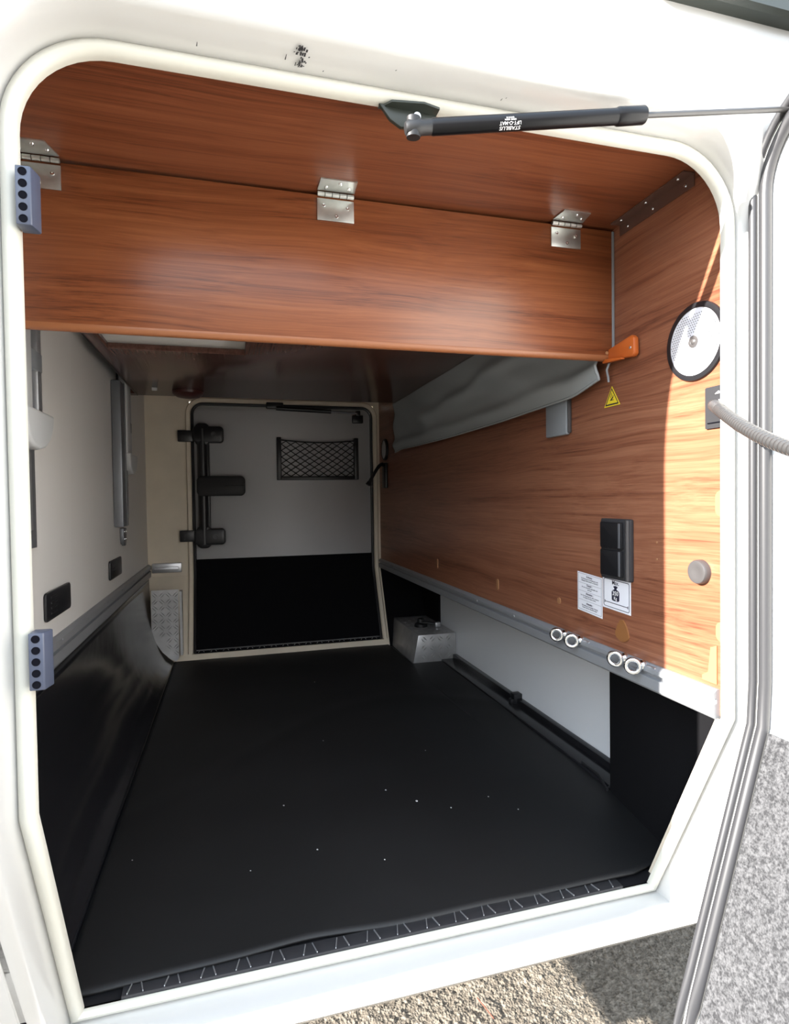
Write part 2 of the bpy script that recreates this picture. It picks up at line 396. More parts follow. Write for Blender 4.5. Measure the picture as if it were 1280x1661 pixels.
# lower right: white recessed panel, black return wall near the hatch, black end
bm = BM(); box(bm, 0.926, 0.95, 0.44, 1.842, ZF, 0.936)
struct(link('wall_right_lower', bm, 'white_panel'), 'pale recessed panel below the aluminium rail on the right', 'wall')
bm = BM(); prism(bm, [(0.848, 0.466, ZF), (0.806, 0.20, ZF), (0.80, 0.035, ZF), (0.925, 0.035, ZF), (0.925, 0.466, ZF)], (0, 0, 0.39))
struct(link('wall_right_return', bm, 'black_carpet'), 'black wall piece right of the pale recessed panel by the hatch', 'wall')
bm = BM(); box(bm, 0.915, 0.95, 1.843, 2.14, ZF, 0.936)
struct(link('wall_right_end', bm, 'black_carpet'), 'black lined corner beyond the pale recessed panel', 'wall')
# space between the jamb and the side walls at the front
bm = BM()
box(bm, XL-0.003, -0.240, 0.012, 0.034, ZB, ZC+0.015)
prism(bm, [(XL-0.003, 0.012, ZB), (-0.240, 0.012, ZB), (-0.240, 0.012+lean(ZF), ZF-0.005), (XL-0.003, 0.012+lean(ZF), ZF-0.005)], (0, 0.02, 0))
prism(bm, [(0.738, 0.012, ZB), (0.93, 0.012, ZB), (0.93, 0.012+lean(ZF), ZF-0.005), (0.738, 0.012+lean(ZF), ZF-0.005)], (0, 0.02, 0))
struct(link('wall_front_inner', bm, 'cream_grp'), 'inner face of the camper side beside the hatch', 'wall')

# far side wall with the second door: cream fibreglass around a doorway
DX0, DX1 = -0.176, 0.684
bm = BM()
box(bm, XL-0.005, DX0-0.006, YF, YF+0.03, ZB, ZC)
box(bm, DX1+0.006, 0.96, YF, YF+0.03, ZB, ZC)
box(bm, DX0-0.006, DX1+0.006, YF, YF+0.03, 1.712, ZC)
def leanpoly(x0, x1, z0, z1, yo=0.0): return [(x0, YF+yo-lean(z0), z0), (x1, YF+yo-lean(z0), z0), (x1, YF+yo-lean(z1), z1), (x0, YF+yo-lean(z1), z1)]
prism(bm, leanpoly(XL-0.005, DX0-0.006, ZF, ZB), (0, 0.03, 0)); prism(bm, leanpoly(DX1+0.006, 0.96, ZF, ZB), (0, 0.03, 0))
prism(bm, leanpoly(DX0-0.006, DX1+0.006, ZF, 0.575), (0, 0.03, 0))
struct(link('wall_back', bm, 'cream_grp'), 'cream fibreglass far side wall around the closed far door', 'wall')
bm = BM(); prism(bm, [(0.716, YF-0.006-lean(ZF), ZF), (0.914, YF-0.006-lean(ZF), ZF), (0.914, YF-0.006, 0.90), (0.716, YF-0.006, 0.90)], (0, 0.005, 0))
struct(link('wall_back_lining', bm, 'black_carpet'), 'black lining right of the far door below the rail', 'wall')
# raised rim of the far doorway
def dloop(d, y):
    P = []; x0, x1, z1, r = DX0-d, DX1+d, 1.706+d, 0.055+d
    for k in range(5): P.append((x0, 0.580+(ZB-0.580)*k/4))
    for k in range(9): P.append((x0, ZB+(z1-r-ZB)*(k+1)/9))
    for k in range(1, 8): a = math.pi-math.pi/2*k/8; P.append((x0+r+r*math.cos(a), z1-r+r*math.sin(a)))
    for k in range(5): P.append((x0+r+(x1-x0-2*r)*k/4, z1))
    for k in range(1, 8): a = math.pi/2-math.pi/2*k/8; P.append((x1-r+r*math.cos(a), z1-r+r*math.sin(a)))
    for k in range(9): P.append((x1, z1-r+(ZB-z1+r)*k/9))
    for k in range(5): P.append((x1, ZB+(0.580-ZB)*k/4))
    return [V((x, y-lean(z), z)) for x, z in P]
def openbridge(bm, loops):
    L = [[bm.verts.new(p) for p in l] for l in loops]
    for A, B in zip(L, L[1:]):
        for k in range(len(A)-1): bm.faces.new((A[k], A[k+1], B[k+1], B[k]))
bm = BM(); openbridge(bm, [dloop(0.0, YF+0.02), dloop(0.0, YF-0.010), dloop(0.004, YF-0.016), dloop(0.018, YF-0.016), dloop(0.022, YF-0.010), dloop(0.022, YF+0.004)])
struct(link('trim_2', bm, 'cream_grp', smooth=50), 'cream raised rim around the closed far door', 'door rim')

# far door (closed), seen from inside
door = thing('door_1', 'closed far service door, grey above and black carpet below', 'door', (0.25, YF, ZF)); door['kind'] = 'structure'
bm = BM()
o = [p+V((0, 0.010, 0)) for p in dloop(-0.004, YF)]
up = [p for p in o if p.z >= ZB-1e-4]
vs = [bm.verts.new(p) for p in up]; bm.faces.new(vs)
link('inner_panel', bm, 'door_grey', parent=door, solid=0.004)
bm = BM(); prism(bm, [(DX0+0.004, YF+0.006, 0.978), (DX1-0.004, YF+0.006, 0.978), (DX1-0.004, YF+0.002, ZB), (DX0+0.004, YF+0.002, ZB)], (0, 0.006, 0))
prism(bm, [(DX0+0.004, YF+0.002, ZB), (DX1-0.004, YF+0.002, ZB), (DX1-0.004, YF+0.002-lean(0.576), 0.576), (DX0+0.004, YF+0.002-lean(0.576), 0.576)], (0, 0.006, 0))
link('carpet_panel', bm, 'black_carpet', parent=door)
bm = BM(); tube(bm, dloop(-0.006, YF-0.002), 0.0075, n=8); link('door_seal', bm, 'black_plastic', parent=door)

# latch bar of the far door
lt = thing('latch_assembly', 'black two point latch bar with grip on the left of the far door', 'door latch', (-0.12, YF, 1.32))
bm = BM(); lathe(bm, (-0.125, YF-0.030, 1.05), (0, 0, 1), [(0, 0), (0, 0.022), (0.53, 0.022), (0.53, 0)], 20); box(bm, -0.150, -0.095, YF-0.02, YF+0.006, 1.05, 1.58, 0.006)
link('bar', bm, 'black_plastic', parent=lt)
for zc in (1.555, 1.085):
    bm = BM(); prism(bm, [(x, YF+0.004, z) for x, z in rrect(-0.098, zc, 0.135, 0.075, 0.018)], (0, -0.055, 0), bev=0.008)
    prism(bm, [(x, YF+0.002, z) for x, z in rrect(-0.125, zc, 0.066, 0.105, 0.025)], (0, -0.050, 0), bev=0.01)
    h = link('latch_housing', bm, 'black_plastic', parent=lt)
    bm = BM(); lathe(bm, (-0.075, YF-0.051, zc), (0, -1, 0), [(0, 0.012), (0.003, 0.012), (0.003, 0.008), (0.001, 0)], 16); link('latch_button', bm, 'seal_grey', parent=lt)
bm = BM(); prism(bm, [(x, YF-0.020, z) for x, z in rrect(-0.045, 1.318, 0.215, 0.092, 0.022)], (0, -0.040, 0), bev=0.010)
box(bm, -0.03, 0.058, YF-0.064, YF-0.058, 1.314, 1.322, 0.002); box(bm, -0.14, -0.09, YF-0.03, YF+0.005, 1.28, 1.355)
link('grip', bm, 'dark_rubber', parent=lt)
for i, zc in enumerate((1.548, 1.090)):
    bm = BM(); box(bm, -0.232, -0.165, YF-0.030, YF-0.010, zc-0.026, zc+0.026, 0.004)
    for k in (-0.016, 0, 0.016):
        lathe(bm, (-0.212, YF-0.029, zc+k), (0, -1, 0), [(0, 0.004), (0.0015, 0.004), (0.0015, 0)], 8)
    box(bm, -0.226, -0.18, YF-0.012, YF+0.002, zc-0.022, zc+0.022)
    s = link('striker_plate', bm, 'black_plastic'); tag(s, ('upper', 'lower')[i]+' black striker plate left of the far door on the cream wall', 'latch plate')

# elastic net pocket
npk = thing('net_pocket', 'black diamond mesh net pocket on the grey far door', 'net pocket', (0.41, YF, 1.345))
bm = BM()
for x0, x1 in ((0.212, 0.233), (0.588, 0.609)): box(bm, x0, x1, YF-0.020, YF+0.010, 1.345, 1.550, 0.003)
box(bm, 0.214, 0.607, YF-0.019, YF+0.010, 1.345, 1.363, 0.003); link('pocket_frame', bm, 'black_plastic', parent=npk)
bm = BM(); nx, nz = 8.5, 5.5
def npt(x, t):       # bulging net, upper hem sags
    top = 1.536-0.012*math.sin(math.pi*(x-0.233)/0.355); z = 1.362+(top-1.362)*t
    return V((x, YF-0.016-0.018*math.sin(math.pi*(x-0.233)/0.355)*(0.4+0.6*t), z))
p_ = 0.355/8; q_ = 0.42
for s in (1, -1):
    for k in range(-10, 22):
        pts = []
        for j in range(0, 41):
            x = 0.233+0.355*j/40; t = ((x-0.233)/p_*s+k)/5.6*1.0
            if -0.001 <= t <= 1.001: pts.append(npt(x, t))
        if len(pts) > 2: tube(bm, pts, 0.0021, n=5)
tube(bm, [npt(0.233+0.355*j/24, 1.0) for j in range(25)], 0.0035, n=6)
link('net', bm, 'dark_rubber', parent=npk, smooth=60)

# strut of the far door
fs = thing('far_gas_strut', 'thin black gas strut along the top edge of the far door', 'gas strut', (0.20, YF-0.03, 1.70))
bm = BM(); box(bm, 0.165, 0.245, YF-0.035, YF-0.012, 1.682, 1.712, 0.004); link('mounting_bracket', bm, 'black_plastic', parent=fs)
bm = BM(); tube(bm, [(0.21, YF-0.045, 1.682), (0.47, YF-0.05, 1.672)], 0.010, n=12); link('cylinder', bm, 'black_plastic', parent=fs)
bm = BM(); tube(bm, [(0.47, YF-0.05, 1.672), (0.60, YF-0.045, 1.667)], 0.005, n=8); link('rod', bm, 'dark_aluminium', parent=fs)
bm = BM(); box(bm, 0.583, 0.637, YF-0.012, YF+0.010, 1.625, 1.664, 0.004); box(bm, 0.595, 0.615, YF-0.05, YF-0.01, 1.655, 1.68, 0.003); link('door_plate', bm, 'black_plastic', parent=fs)

# checker plate threshold at the far door
bm = BM(); prism(bm, [(-0.20, 2.055, ZF), (0.705, 2.055, ZF), (0.705, 2.055, 0.574), (-0.20, 2.055, 0.574)], (0, -0.045, 0.0), bev=0.002)
prism(bm, [(-0.19, 1.995, 0.592), (0.70, 1.995, 0.592), (0.70, 2.01, 0.574), (-0.19, 2.01, 0.574)], (0, 0.004, 0.0))
tread(bm, (-0.195, 2.0095, 0.546), (0.9, 0, 0), (0, 0, 0.027), 34, 1, 0.0262, (0, -1, 0))
tread(bm, (-0.195, 1.994, 0.574), (0.9, 0, 0), (0, 0, 0.027), 34, 1, 0.0262, (0, -1, 0.2))
struct(link('trim_3', bm, 'tread_plate', smooth=25), 'checker plate strip along the far door threshold', 'threshold strip')

# aluminium lashing rails
def rail(name, x, s, y0, y1, z0, z1, label):
    bm = BM(); t = 0.013
    pr = [(0, z0), (t*0.75, z0), (t, z0+0.004), (t, z0+(z1-z0)*0.50), (t*0.45, z0+(z1-z0)*0.50+0.001), (t*0.45, z0+(z1-z0)*0.50+0.008), (t, z0+(z1-z0)*0.50+0.009), (t, z1-0.006), (t*0.4, z1), (0, z1)]
    prism(bm, [(x+s*a, y0, b) for a, b in pr], (0, y1-y0, 0))
    y = y0+0.42
    while y < y1-0.1:
        lathe(bm, (x+s*t, y, z1-0.011), (s, 0, 0), [(0, 0.0035), (0.0012, 0.003), (0.0012, 0)], 8); y += 0.24
    return struct(link(name, bm, 'aluminium_rail', smooth=30), label, 'rail')
rail('trim_4', XR, -1, 0.012, 2.14, 0.903, 0.948, 'aluminium lashing rail along the bottom of the wooden right wall')
rail('trim_5', XL, 1, 0.036, 2.14, 0.905, 0.964, 'aluminium lashing rail along the bottom of the grey left wall')
bm = BM(); box(bm, -0.355, -0.228, 2.128, 2.15, 0.925, 0.968, 0.003); box(bm, -0.345, -0.24, 2.120, 2.13, 0.935, 0.952, 0.002)
struct(link('trim_6', bm, 'aluminium'), 'short aluminium rail piece in the far left corner', 'rail')

# curved black liner low on the left, with its checker plate end cap
LP = [(-0.360, 0.906), (-0.358, 0.84), (-0.355, 0.77), (-0.348, 0.71), (-0.334, 0.655), (-0.312, 0.607), (-0.284, 0.57), (-0.25, 0.5465)]
bm = BM()
def lin(u, v):
    k = v*(len(LP)-1); i = min(int(k), len(LP)-2); f = k-i; x = LP[i][0]*(1-f)+LP[i+1][0]*f; z = LP[i][1]*(1-f)+LP[i+1][1]*f
    y0 = 0.036+lean(z); y = y0+(2.06-y0)*u
    wv = 0.006*math.sin(y*4.1+1)*math.sin(math.pi*v)+0.003*math.sin(y*11+z*8)*math.sin(math.pi*v)
    return (x+wv, y, z)
grid(bm, lin, 80, 21)
struct(link('wall_left_lower', bm, 'black_liner', smooth=60, solid=0.003), 'glossy black liner curving from the left wall down to the floor', 'liner')
bm = BM(); cap = [(-0.338, 1.95, 0.872), (-0.352, 1.95, 0.80), (-0.350, 1.95, 0.735), (-0.340, 1.95, 0.69), (-0.322, 1.95, 0.643), (-0.297, 1.95, 0.603), (-0.266, 1.95, 0.573), (-0.243, 1.95, 0.560), (-0.232, 1.95, 0.575), (-0.228, 1.95, 0.872)]
cap[1] = (-0.340, 1.95, 0.80); cap[2] = (-0.340, 1.95, 0.735)
prism(bm, cap, (0, 0.003, 0))
for i in range(4):
    for j in range(10):
        x = -0.325+i*0.028; z = 0.850-j*0.028
        if z > 0.595+max(0, (-0.25-x))*1.5:
            a_ = 1 if (i+j) % 2 else -1; c_ = V((x, 1.9495, z)); U_ = V((a_, 0, 1)).normalized(); W_n = V((1, 0, -a_)).normalized()
            for dd in (-0.0045, 0.0045):
                q = [bm.verts.new(c_+W_n*dd+p) for p in (U_*0.014, W_n*0.0022, -U_*0.014, -W_n*0.0022)]; tp = bm.verts.new(c_+W_n*dd+V((0, -0.0028, 0)))
                for k in range(4): bm.faces.new((q[k], q[(k+1) % 4], tp))
cp = link('corner_plate', bm, 'tread_plate', smooth=25); tag(cp, 'quarter round checker plate closing the far end of the black liner', 'checker plate')
bm = BM(); prism(bm, [(-0.226, 1.952, 0.862), (-0.226, 1.952, 0.585), (-0.216, 1.952, 0.585), (-0.216, 1.952, 0.862)], (0, 0.05, 0)); 
for k in range(5): lathe(bm, (-0.221, 1.9515, 0.62+0.055*k), (0, -1, 0), [(0, 0.0028), (0.001, 0.0025), (0.001, 0)], 8)
link('edge_angle', bm, 'tread_plate', parent=cp)

# near threshold strip in checker plate
def ysill(z): return 0.012+lean(z)
bm = BM(); box(bm, -0.165, 0.662, 0.170, 0.196, ZF, ZF+0.005, 0.001)
struct(link('trim_7', bm, 'sill_metal', smooth=25), 'narrow checker plate strip along the hatch sill', 'threshold strip')
bm = BM(); k = 0; xk = -0.155
while xk < 0.655:
    sg = 1 if k % 2 else -1
    box(bm, -0.011, 0.011, -0.0008, 0.0008, 0, 0.0022, 0.0004, 1, M=Matrix.Translation((xk, 0.182, ZF+0.0048)) @ Matrix.Rotation(math.radians(90+sg*14), 4, 'Z'))
    k += 1; xk += 0.016 if k % 2 else 0.034
link('tread_ridge', bm, 'aluminium', parent=bpy.data.objects['trim_7'])

# rubber mat
bm = BM()
def matf(u, v):
    x0, x1 = -0.252, 0.86
    x = x0+(x1-x0)*u
    w = 0.014*math.exp(-((x-0.12)/0.10)**2)+0.006*math.exp(-((x-0.42)/0.14)**2)-0.004
    y0 = 0.192+w+(0.0 if x < 0.70 else (x-0.70)*0.3)
    y = y0+((2.0 if x < 0.712 else 1.63)-y0)*v
    z = ZF+0.005+0.004*math.exp(-((v)/0.02)**2)*max(0, math.sin((x+0.2)*9))+0.0016*noise.noise(V((x*5, y*5, 1)))+0.0022*math.exp(-((y-0.9-0.35*math.sin(x*3))/0.05)**2)
    return (x, y, z)
grid(bm, matf, 110, 130)
mt = link('rubber_mat', bm, 'rubber_mat', smooth=60, solid=0.004); tag(mt, 'black rubber floor mat covering the locker floor', 'floor mat')
# small light crumbs lying on the mat
bm = BM()
for x, y, r in ((0.10, 0.62, 0.0016), (0.34, 0.62, 0.0016), (0.395, 0.55, 0.0022), (0.15, 0.43, 0.0015), (0.46, 0.50, 0.0014), (0.56, 0.52, 0.0013), (0.27, 0.36, 0.0012), (0.5, 0.8, 0.0012), (0.02, 0.40, 0.0011), (0.24, 0.95, 0.0012), (0.29, 1.5, 0.0015), (-0.2, 0.5, 0.001), (0.6, 0.45, 0.0012)):
    lathe(bm, (x, y, ZF+0.0098), (0.2, 0, 1), [(0, 0), (0, r*1.4), (r*0.7, r), (r, 0)], 6)
cr = link('floor_crumbs', bm, 'debris'); tag(cr, 'few tiny light crumbs scattered on the black mat', 'crumbs', kind='stuff')

# black angle strip at the foot of the pale panel, with a small clip
bm = BM(); box(bm, 0.852, 0.925, 0.466, 1.638, ZF, ZF+0.013, 0.004); box(bm, 0.905, 0.925, 0.466, 1.638, ZF, ZF+0.030, 0.003)
for k in range(5): lathe(bm, (0.90, 0.60+0.23*k, ZF+0.013), (0, 0, 1), [(0, 0.004), (0.0015, 0.0035), (0.0015, 0)], 8)
struct(link('baseboard_right', bm, 'black_liner'), 'black foot strip along the pale recessed panel', 'foot strip')
bm = BM(); box(bm, 0.895, 0.925, 1.045, 1.075, ZF+0.012, ZF+0.045, 0.003); box(bm, 0.885, 0.90, 1.05, 1.07, ZF+0.012, ZF+0.028, 0.003)
tag(link('strip_clip', bm, 'black_plastic'), 'small black clip at the foot of the pale recessed panel', 'clip')
bm = BM(); tube(bm, [(0.86, 0.60, ZF+0.016), (0.855, 0.52, ZF+0.019), (0.838, 0.462, ZF+0.012)], 0.003); tube(bm, [(0.925, 0.50, ZF+0.034), (0.89, 0.49, ZF+0.018), (0.842, 0.468, ZF+0.012)], 0.003)
tag(link('black_cord', bm, 'dark_rubber'), 'thin black cord end at the near foot of the pale panel', 'cord')

# checker plate pedestal
ped = thing('plate_pedestal', 'low checker plate pedestal in the far right floor corner', 'pedestal', (0.83, 1.84, ZF))
bm = BM()
prism(bm, [(0.727, 1.64, ZF), (0.922, 1.64, ZF), (0.922, 1.64, ZF+0.122), (0.752, 1.64, ZF+0.122)], (0, 0.40, 0), bev=0.003)
link('casing', bm, 'tread_plate', parent=ped)
bm = BM(); tread(bm, (0.758, 1.6395, ZF+0.010), (0.16, 0, 0), (0, 0, 0.11), 4, 3, 0.037, (0, -1, 0), ln=0.026, wd=0.007, h=0.0035)
tread(bm, (0.757, 1.65, ZF+0.1222), (0.16, 0, 0), (0, 0.35, 0), 5, 12, 0.030, (0, 0, 1), ln=0.018, wd=0.005, h=0.0016)
link('tread_pattern', bm, 'tread_plate', parent=ped, smooth=0)
bm = BM(); lathe(bm, (0.815, 1.80, ZF+0.123), (0, 0, 1), [(0, 0), (0, 0.03), (0.012, 0.028), (0.02, 0.018), (0.035, 0.015), (0.035, 0)], 20)
tube(bm, [(0.80, 1.80, ZF+0.14), (0.83, 1.77, ZF+0.145), (0.875, 1.76, ZF+0.137)], 0.006)
sw = link('coupling_base', bm, 'dark_rubber'); tag(sw, 'small black pipe coupling standing on the checker plate pedestal', 'pipe coupling')
bm = BM(); box(bm, 0.868, 0.893, 1.748, 1.772, ZF+0.124, ZF+0.146, 0.003); link('coupling_nut', bm, 'aluminium', parent=sw)

# ------------------------------------------------------------ bunk above: hinged front panel, shelf, curtain
PY = 0.262
fp = thing('front_flap', 'wide woodgrain flap hanging from three hinges under the locker ceiling', 'wooden flap', (0.2, PY, 1.51))
bm = BM(); box(bm, XL+0.002, XR-0.008, PY, PY+0.016, 1.518, 1.756, 0.001); link('board', bm, 'laminate_panel', parent=fp)
bm = BM(); tube(bm, [(XL+0.002, PY+0.008, 1.517), (XR-0.008, PY+0.008, 1.517)], 0.0085, n=14); link('edge_strip', bm, 'edge_wood', parent=fp)
bm = BM(); lathe(bm, (0.700, PY-0.0005, 1.523), (0, -1, 0), [(0, 0.0035), (0.001, 0.003), (0.001, 0)], 12); link('screw_cap', bm, 'tan_light', parent=fp)
bm = BM(); box(bm, XR-0.0075, XR-0.0005, PY+0.001, PY+0.012, 1.515, 1.757, 0.002)
tag(link('sealing_strip', bm, 'grey_plastic'), 'thin grey vertical sealing strip between the flap and right wall', 'sealing strip')

sh = thing('bunk_shelf', 'dark glossy shelf board running back above the locker, with a notch', 'shelf board', (0.2, 0.9, 1.65))
ZS = 1.65
bm = BM()
prism(bm, [(-0.335, 0.285, ZS), (-0.302, 0.285, ZS), (-0.302, 0.955, ZS), (0.042, 0.955, ZS), (0.042, 0.285, ZS), (0.690, 0.285, ZS), (0.690, 1.66, ZS), (-0.335, 1.66, ZS)], (0, 0, 0.016), bev=0.0008)
link('board', bm, 'laminate_shelf', parent=sh)
bm = BM(); tube(bm, [(-0.3335, 0.285, ZS), (-0.3335, 1.66, ZS)], 0.002); link('edge_strip', bm, 'black_plastic', parent=sh)
bm = BM(); box(bm, XL+0.001, -0.335, 1.655, 1.70, 1.655, ZC-0.001); box(bm, -0.335, XR-0.001, 1.645, 1.665, 1.667, ZC-0.001); link('end_board', bm, 'laminate_shelf', parent=sh)
bm = BM(); box(bm, -0.334, 0.06, 0.98, 0.994, 1.668, ZC-0.001); box(bm, 0.043, 0.055, 0.285, 0.98, 1.668, ZC-0.001); box(bm, -0.334, 0.043, 0.285, 0.98, ZC-0.006, ZC-0.001); link('inner_board', bm, 'grey_laminate', parent=sh)
bm = BM()
lathe(bm, (-0.147, 1.56, 1.650), (0, 0, -1), [(0, 0.055), (0.008, 0.054), (0.018, 0.040), (0.022, 0.02), (0.023, 0)], 28)
tag(link('round_lamp', bm, 'dark_red'), 'dark red round fitting under the far edge of the shelf board', 'fitting')
bm = BM(); box(bm, -0.262, -0.245, 1.49, 1.50, 1.640, 1.650, 0.001)
tag(link('shelf_catch', bm, 'light_plastic'), 'tiny pale catch under the shelf board beside the far lifting rail', 'catch')

bm = BM()
def fab(u, v):       # u: near to far, v: top to bottom
    y = 0.285+(1.70-0.285)*u; sag = 0.006*math.sin(u*9)+0.004*math.sin(u*23+1)
    y += 0.07*v*u
    z = 1.652+(1.462-1.652)*v - 0.012*math.sin(math.pi*u)*v + 0.016*v*max(0, 1-u/0.06) - 0.010*v*max(0, (u-0.93)/0.07)
    x = 0.668+0.030*v+0.010*math.sin(v*math.pi)*math.sin(u*14+v*3)+0.007*math.sin((u*1.0+v*0.35)*26)*math.sin(math.pi*v)+sag*0.2
    x -= 0.014*math.exp(-((v-0.45-0.5*(u-0.5))/0.10)**2)*math.sin(math.pi*min(1, u*1.2))
    x -= 0.010*math.exp(-((v-0.85)/0.08)**2)
    return (min(x, 0.704), y, z)
grid(bm, fab, 150, 40)
cu = link('fabric_skirt', bm, 'fabric_grey', smooth=80, solid=0.0015); tag(cu, 'grey fabric skirt hanging from the shelf along the right wall', 'fabric skirt')
bm = BM(); pts = [fab(0.002, j/20) for j in range(21)]; tube(bm, [V(p)+V((0, -0.002, 0)) for p in pts], 0.003, n=8); tube(bm, [V(fab(k/60, 1.0)) for k in range(61)], 0.003, n=6)
link('hem', bm, 'fabric_grey', parent=cu, smooth=60)

# orange clip and cord at the lower corner of the flap
oc = thing('orange_latch', 'orange plastic latch tab on the right wall at the flap corner', 'latch', (0.71, 0.23, 1.52))
bm = BM(); prism(bm, [(0.7155, 0.268, 1.530), (0.7155, 0.196, 1.541), (0.7155, 0.189, 1.535), (0.7155, 0.188, 1.506), (0.7155, 0.194, 1.501), (0.7155, 0.268, 1.511)], (-0.012, 0, 0), bev=0.003)
prism(bm, [(0.705, 0.272, 1.513), (0.705, 0.215, 1.504), (0.705, 0.215, 1.501), (0.705, 0.272, 1.505)], (-0.008, 0, 0), bev=0.001)
link('tab', bm, 'orange_plastic', parent=oc)
bm = BM(); lathe(bm, (0.7035, 0.198, 1.518), (-1, 0, 0), [(0, 0.003), (0.001, 0.0026), (0.001, 0)], 12); link('screw', bm, 'zinc', parent=oc)
bm = BM(); tube(bm, [(0.712, 0.268, 1.512), (0.705, 0.263, 1.502), (0.704, 0.268, 1.492), (0.71, 0.272, 1.480), (0.711, 0.272, 1.47)], 0.0022)
tag(link('pull_cord', bm, 'grey_plastic'), 'short grey cord loop hanging below the orange latch tab', 'cord')

# sheet metal hinges between ceiling and flap
def hinge(name, xc, cut, label):
    t = thing(name, label, 'hinge', (xc, PY, 1.755), 'sheet metal hinges of the wooden flap')
    bm = BM(); w = 0.031
    box(bm, xc-w, xc+w, PY-0.0025, PY-0.0004, 1.714, 1.750, 0.0005)
    link('lower_leaf', bm, 'zinc', parent=t)
    bm = BM(); zc = ZC-0.0003
    prism(bm, [(xc-w, PY-0.008, zc), (xc+w, PY-0.008, zc), (xc+w-cut, PY-0.044, zc), (xc-w+cut*0.3, PY-0.044, zc)], (0, 0, -0.002))
    link('upper_leaf', bm, 'zinc', parent=t)
    bm = BM()
    for k in range(5):
        a = xc-w+k*2*w/5
        tube(bm, [(a+0.0006, PY-0.005, 1.7555), (a+2*w/5-0.0006, PY-0.005, 1.7555)], 0.0038, n=12)
    link('knuckle', bm, 'zinc', parent=t)
    for dx, y, z in ((-0.020, None, 1.739), (0.020, None, 1.737), (0.001, None, 1.722), (-0.018, PY-0.020, None), (0.003, PY-0.034, None), (0.019, PY-0.022, None)):
        bm = BM()
        if y is None: lathe(bm, (xc+dx, PY-0.0025, z), (0, -1, 0), [(0, 0.0034), (0.0016, 0.0028), (0.0017, 0.001), (0.0006, 0)], 12)
        else: lathe(bm, (xc+dx, y, ZC-0.0024), (0, 0, -1), [(0, 0.0034), (0.0016, 0.0028), (0.0017, 0.001), (0.0006, 0)], 12)
        link('screw', bm, 'chrome', parent=t)
    return t
hinge('flap_hinge', -0.266, 0.010, 'flap hinge next to the upper grey striker at the hatch edge')
hinge('flap_hinge', 0.177, 0.002, 'middle flap hinge on the seam between ceiling and wooden flap')
hinge('flap_hinge', 0.612, 0.006, 'flap hinge nearest the wooden right wall')

# angle strip in the ceiling corner
ang = thing('corner_angle', 'brownish translucent angle strip with screws in the upper right corner', 'angle strip', (0.71, 0.14, 1.755))
bm = BM(); prism(bm, [(XR-0.0006, 0.245, ZC-0.0006), (XR-0.0006, 0.245, ZC-0.022), (XR-0.0026, 0.245, ZC-0.022), (XR-0.0026, 0.245, ZC-0.0026), (XR-0.022, 0.245, ZC-0.0026), (XR-0.022, 0.245, ZC-0.0006)], (0, -0.185, 0))
link('profile', bm, 'clear_trim', parent=ang)
for y in (0.222, 0.155, 0.078):
    for q in (0, 1):
        bm = BM()
        if q: lathe(bm, (XR-0.0026, y, ZC-0.013), (-1, 0, 0), [(0, 0.003), (0.0015, 0.0024), (0.0015, 0)], 10)
        else: lathe(bm, (XR-0.013, y+0.004, ZC-0.0026), (0, 0, -1), [(0, 0.003), (0.0015, 0.0024), (0.0015, 0)], 10)
        link('screw', bm, 'chrome', parent=ang)

# ------------------------------------------------------------ things on the right wall
MW = Matrix(((0, 0, -1, 0), (-1, 0, 0, 0), (0, 1, 0, 0), (0, 0, 0, 1)))     # text lying on the right wall
def onwall(y, z, off): return Matrix.Translation((XR-off, y, z)) @ MW
def wpoly(bm, pts, off, t): prism(bm, [(XR-off, a, b) for a, b in pts], (-t, 0, 0))

# round interior speaker / lamp
spk = thing('round_speaker', 'round white perforated speaker with black ring on the right wall', 'speaker', (XR, 0.0585, 1.493))
sc_ = (XR, 0.0585, 1.493)
bm = BM(); lathe(bm, sc_, (-1, 0, 0), [(0.0, 0.0622), (0.002, 0.0622), (0.0040, 0.061), (0.0046, 0.057), (0.0042, 0.0530), (0.002, 0.0530)], 72); link('ring', bm, 'black_plastic', parent=spk)
bm = BM(); lathe(bm, sc_, (-1, 0, 0), [(0.0030, 0.0532), (0.0042, 0.045), (0.0048, 0.02), (0.005, 0)], 64)
link('grille', bm, 'sticker_white', parent=spk)
bm = BM()
for i in range(-11, 12):
    for j in range(-11, 12):
        yy = i*0.0045+(0.00225 if j % 2 else 0); zz = j*0.0039; r = math.hypot(yy, zz)
        if 0.012 < r < 0.050:
            h = 0.0051-0.0010*(r/0.05)**2
            c = V((XR-h, 0.0585+yy, 1.493+zz)); q = [bm.verts.new(c+V((-0.0003, 0.0010*math.cos(a), 0.0010*math.sin(a)))) for a in (0, 1.05, 2.09, 3.14, 4.19, 5.24)]; bm.faces.new(q)
link('perforation', bm, 'seal_grey', parent=spk, smooth=0)
bm = BM(); lathe(bm, sc_, (-1, 0, 0), [(0.0045, 0.0095), (0.0068, 0.0095), (0.0073, 0.006), (0.0063, 0.005), (0.0080, 0.003), (0.0084, 0)], 24); link('centre_button', bm, 'knob_grey', parent=spk)

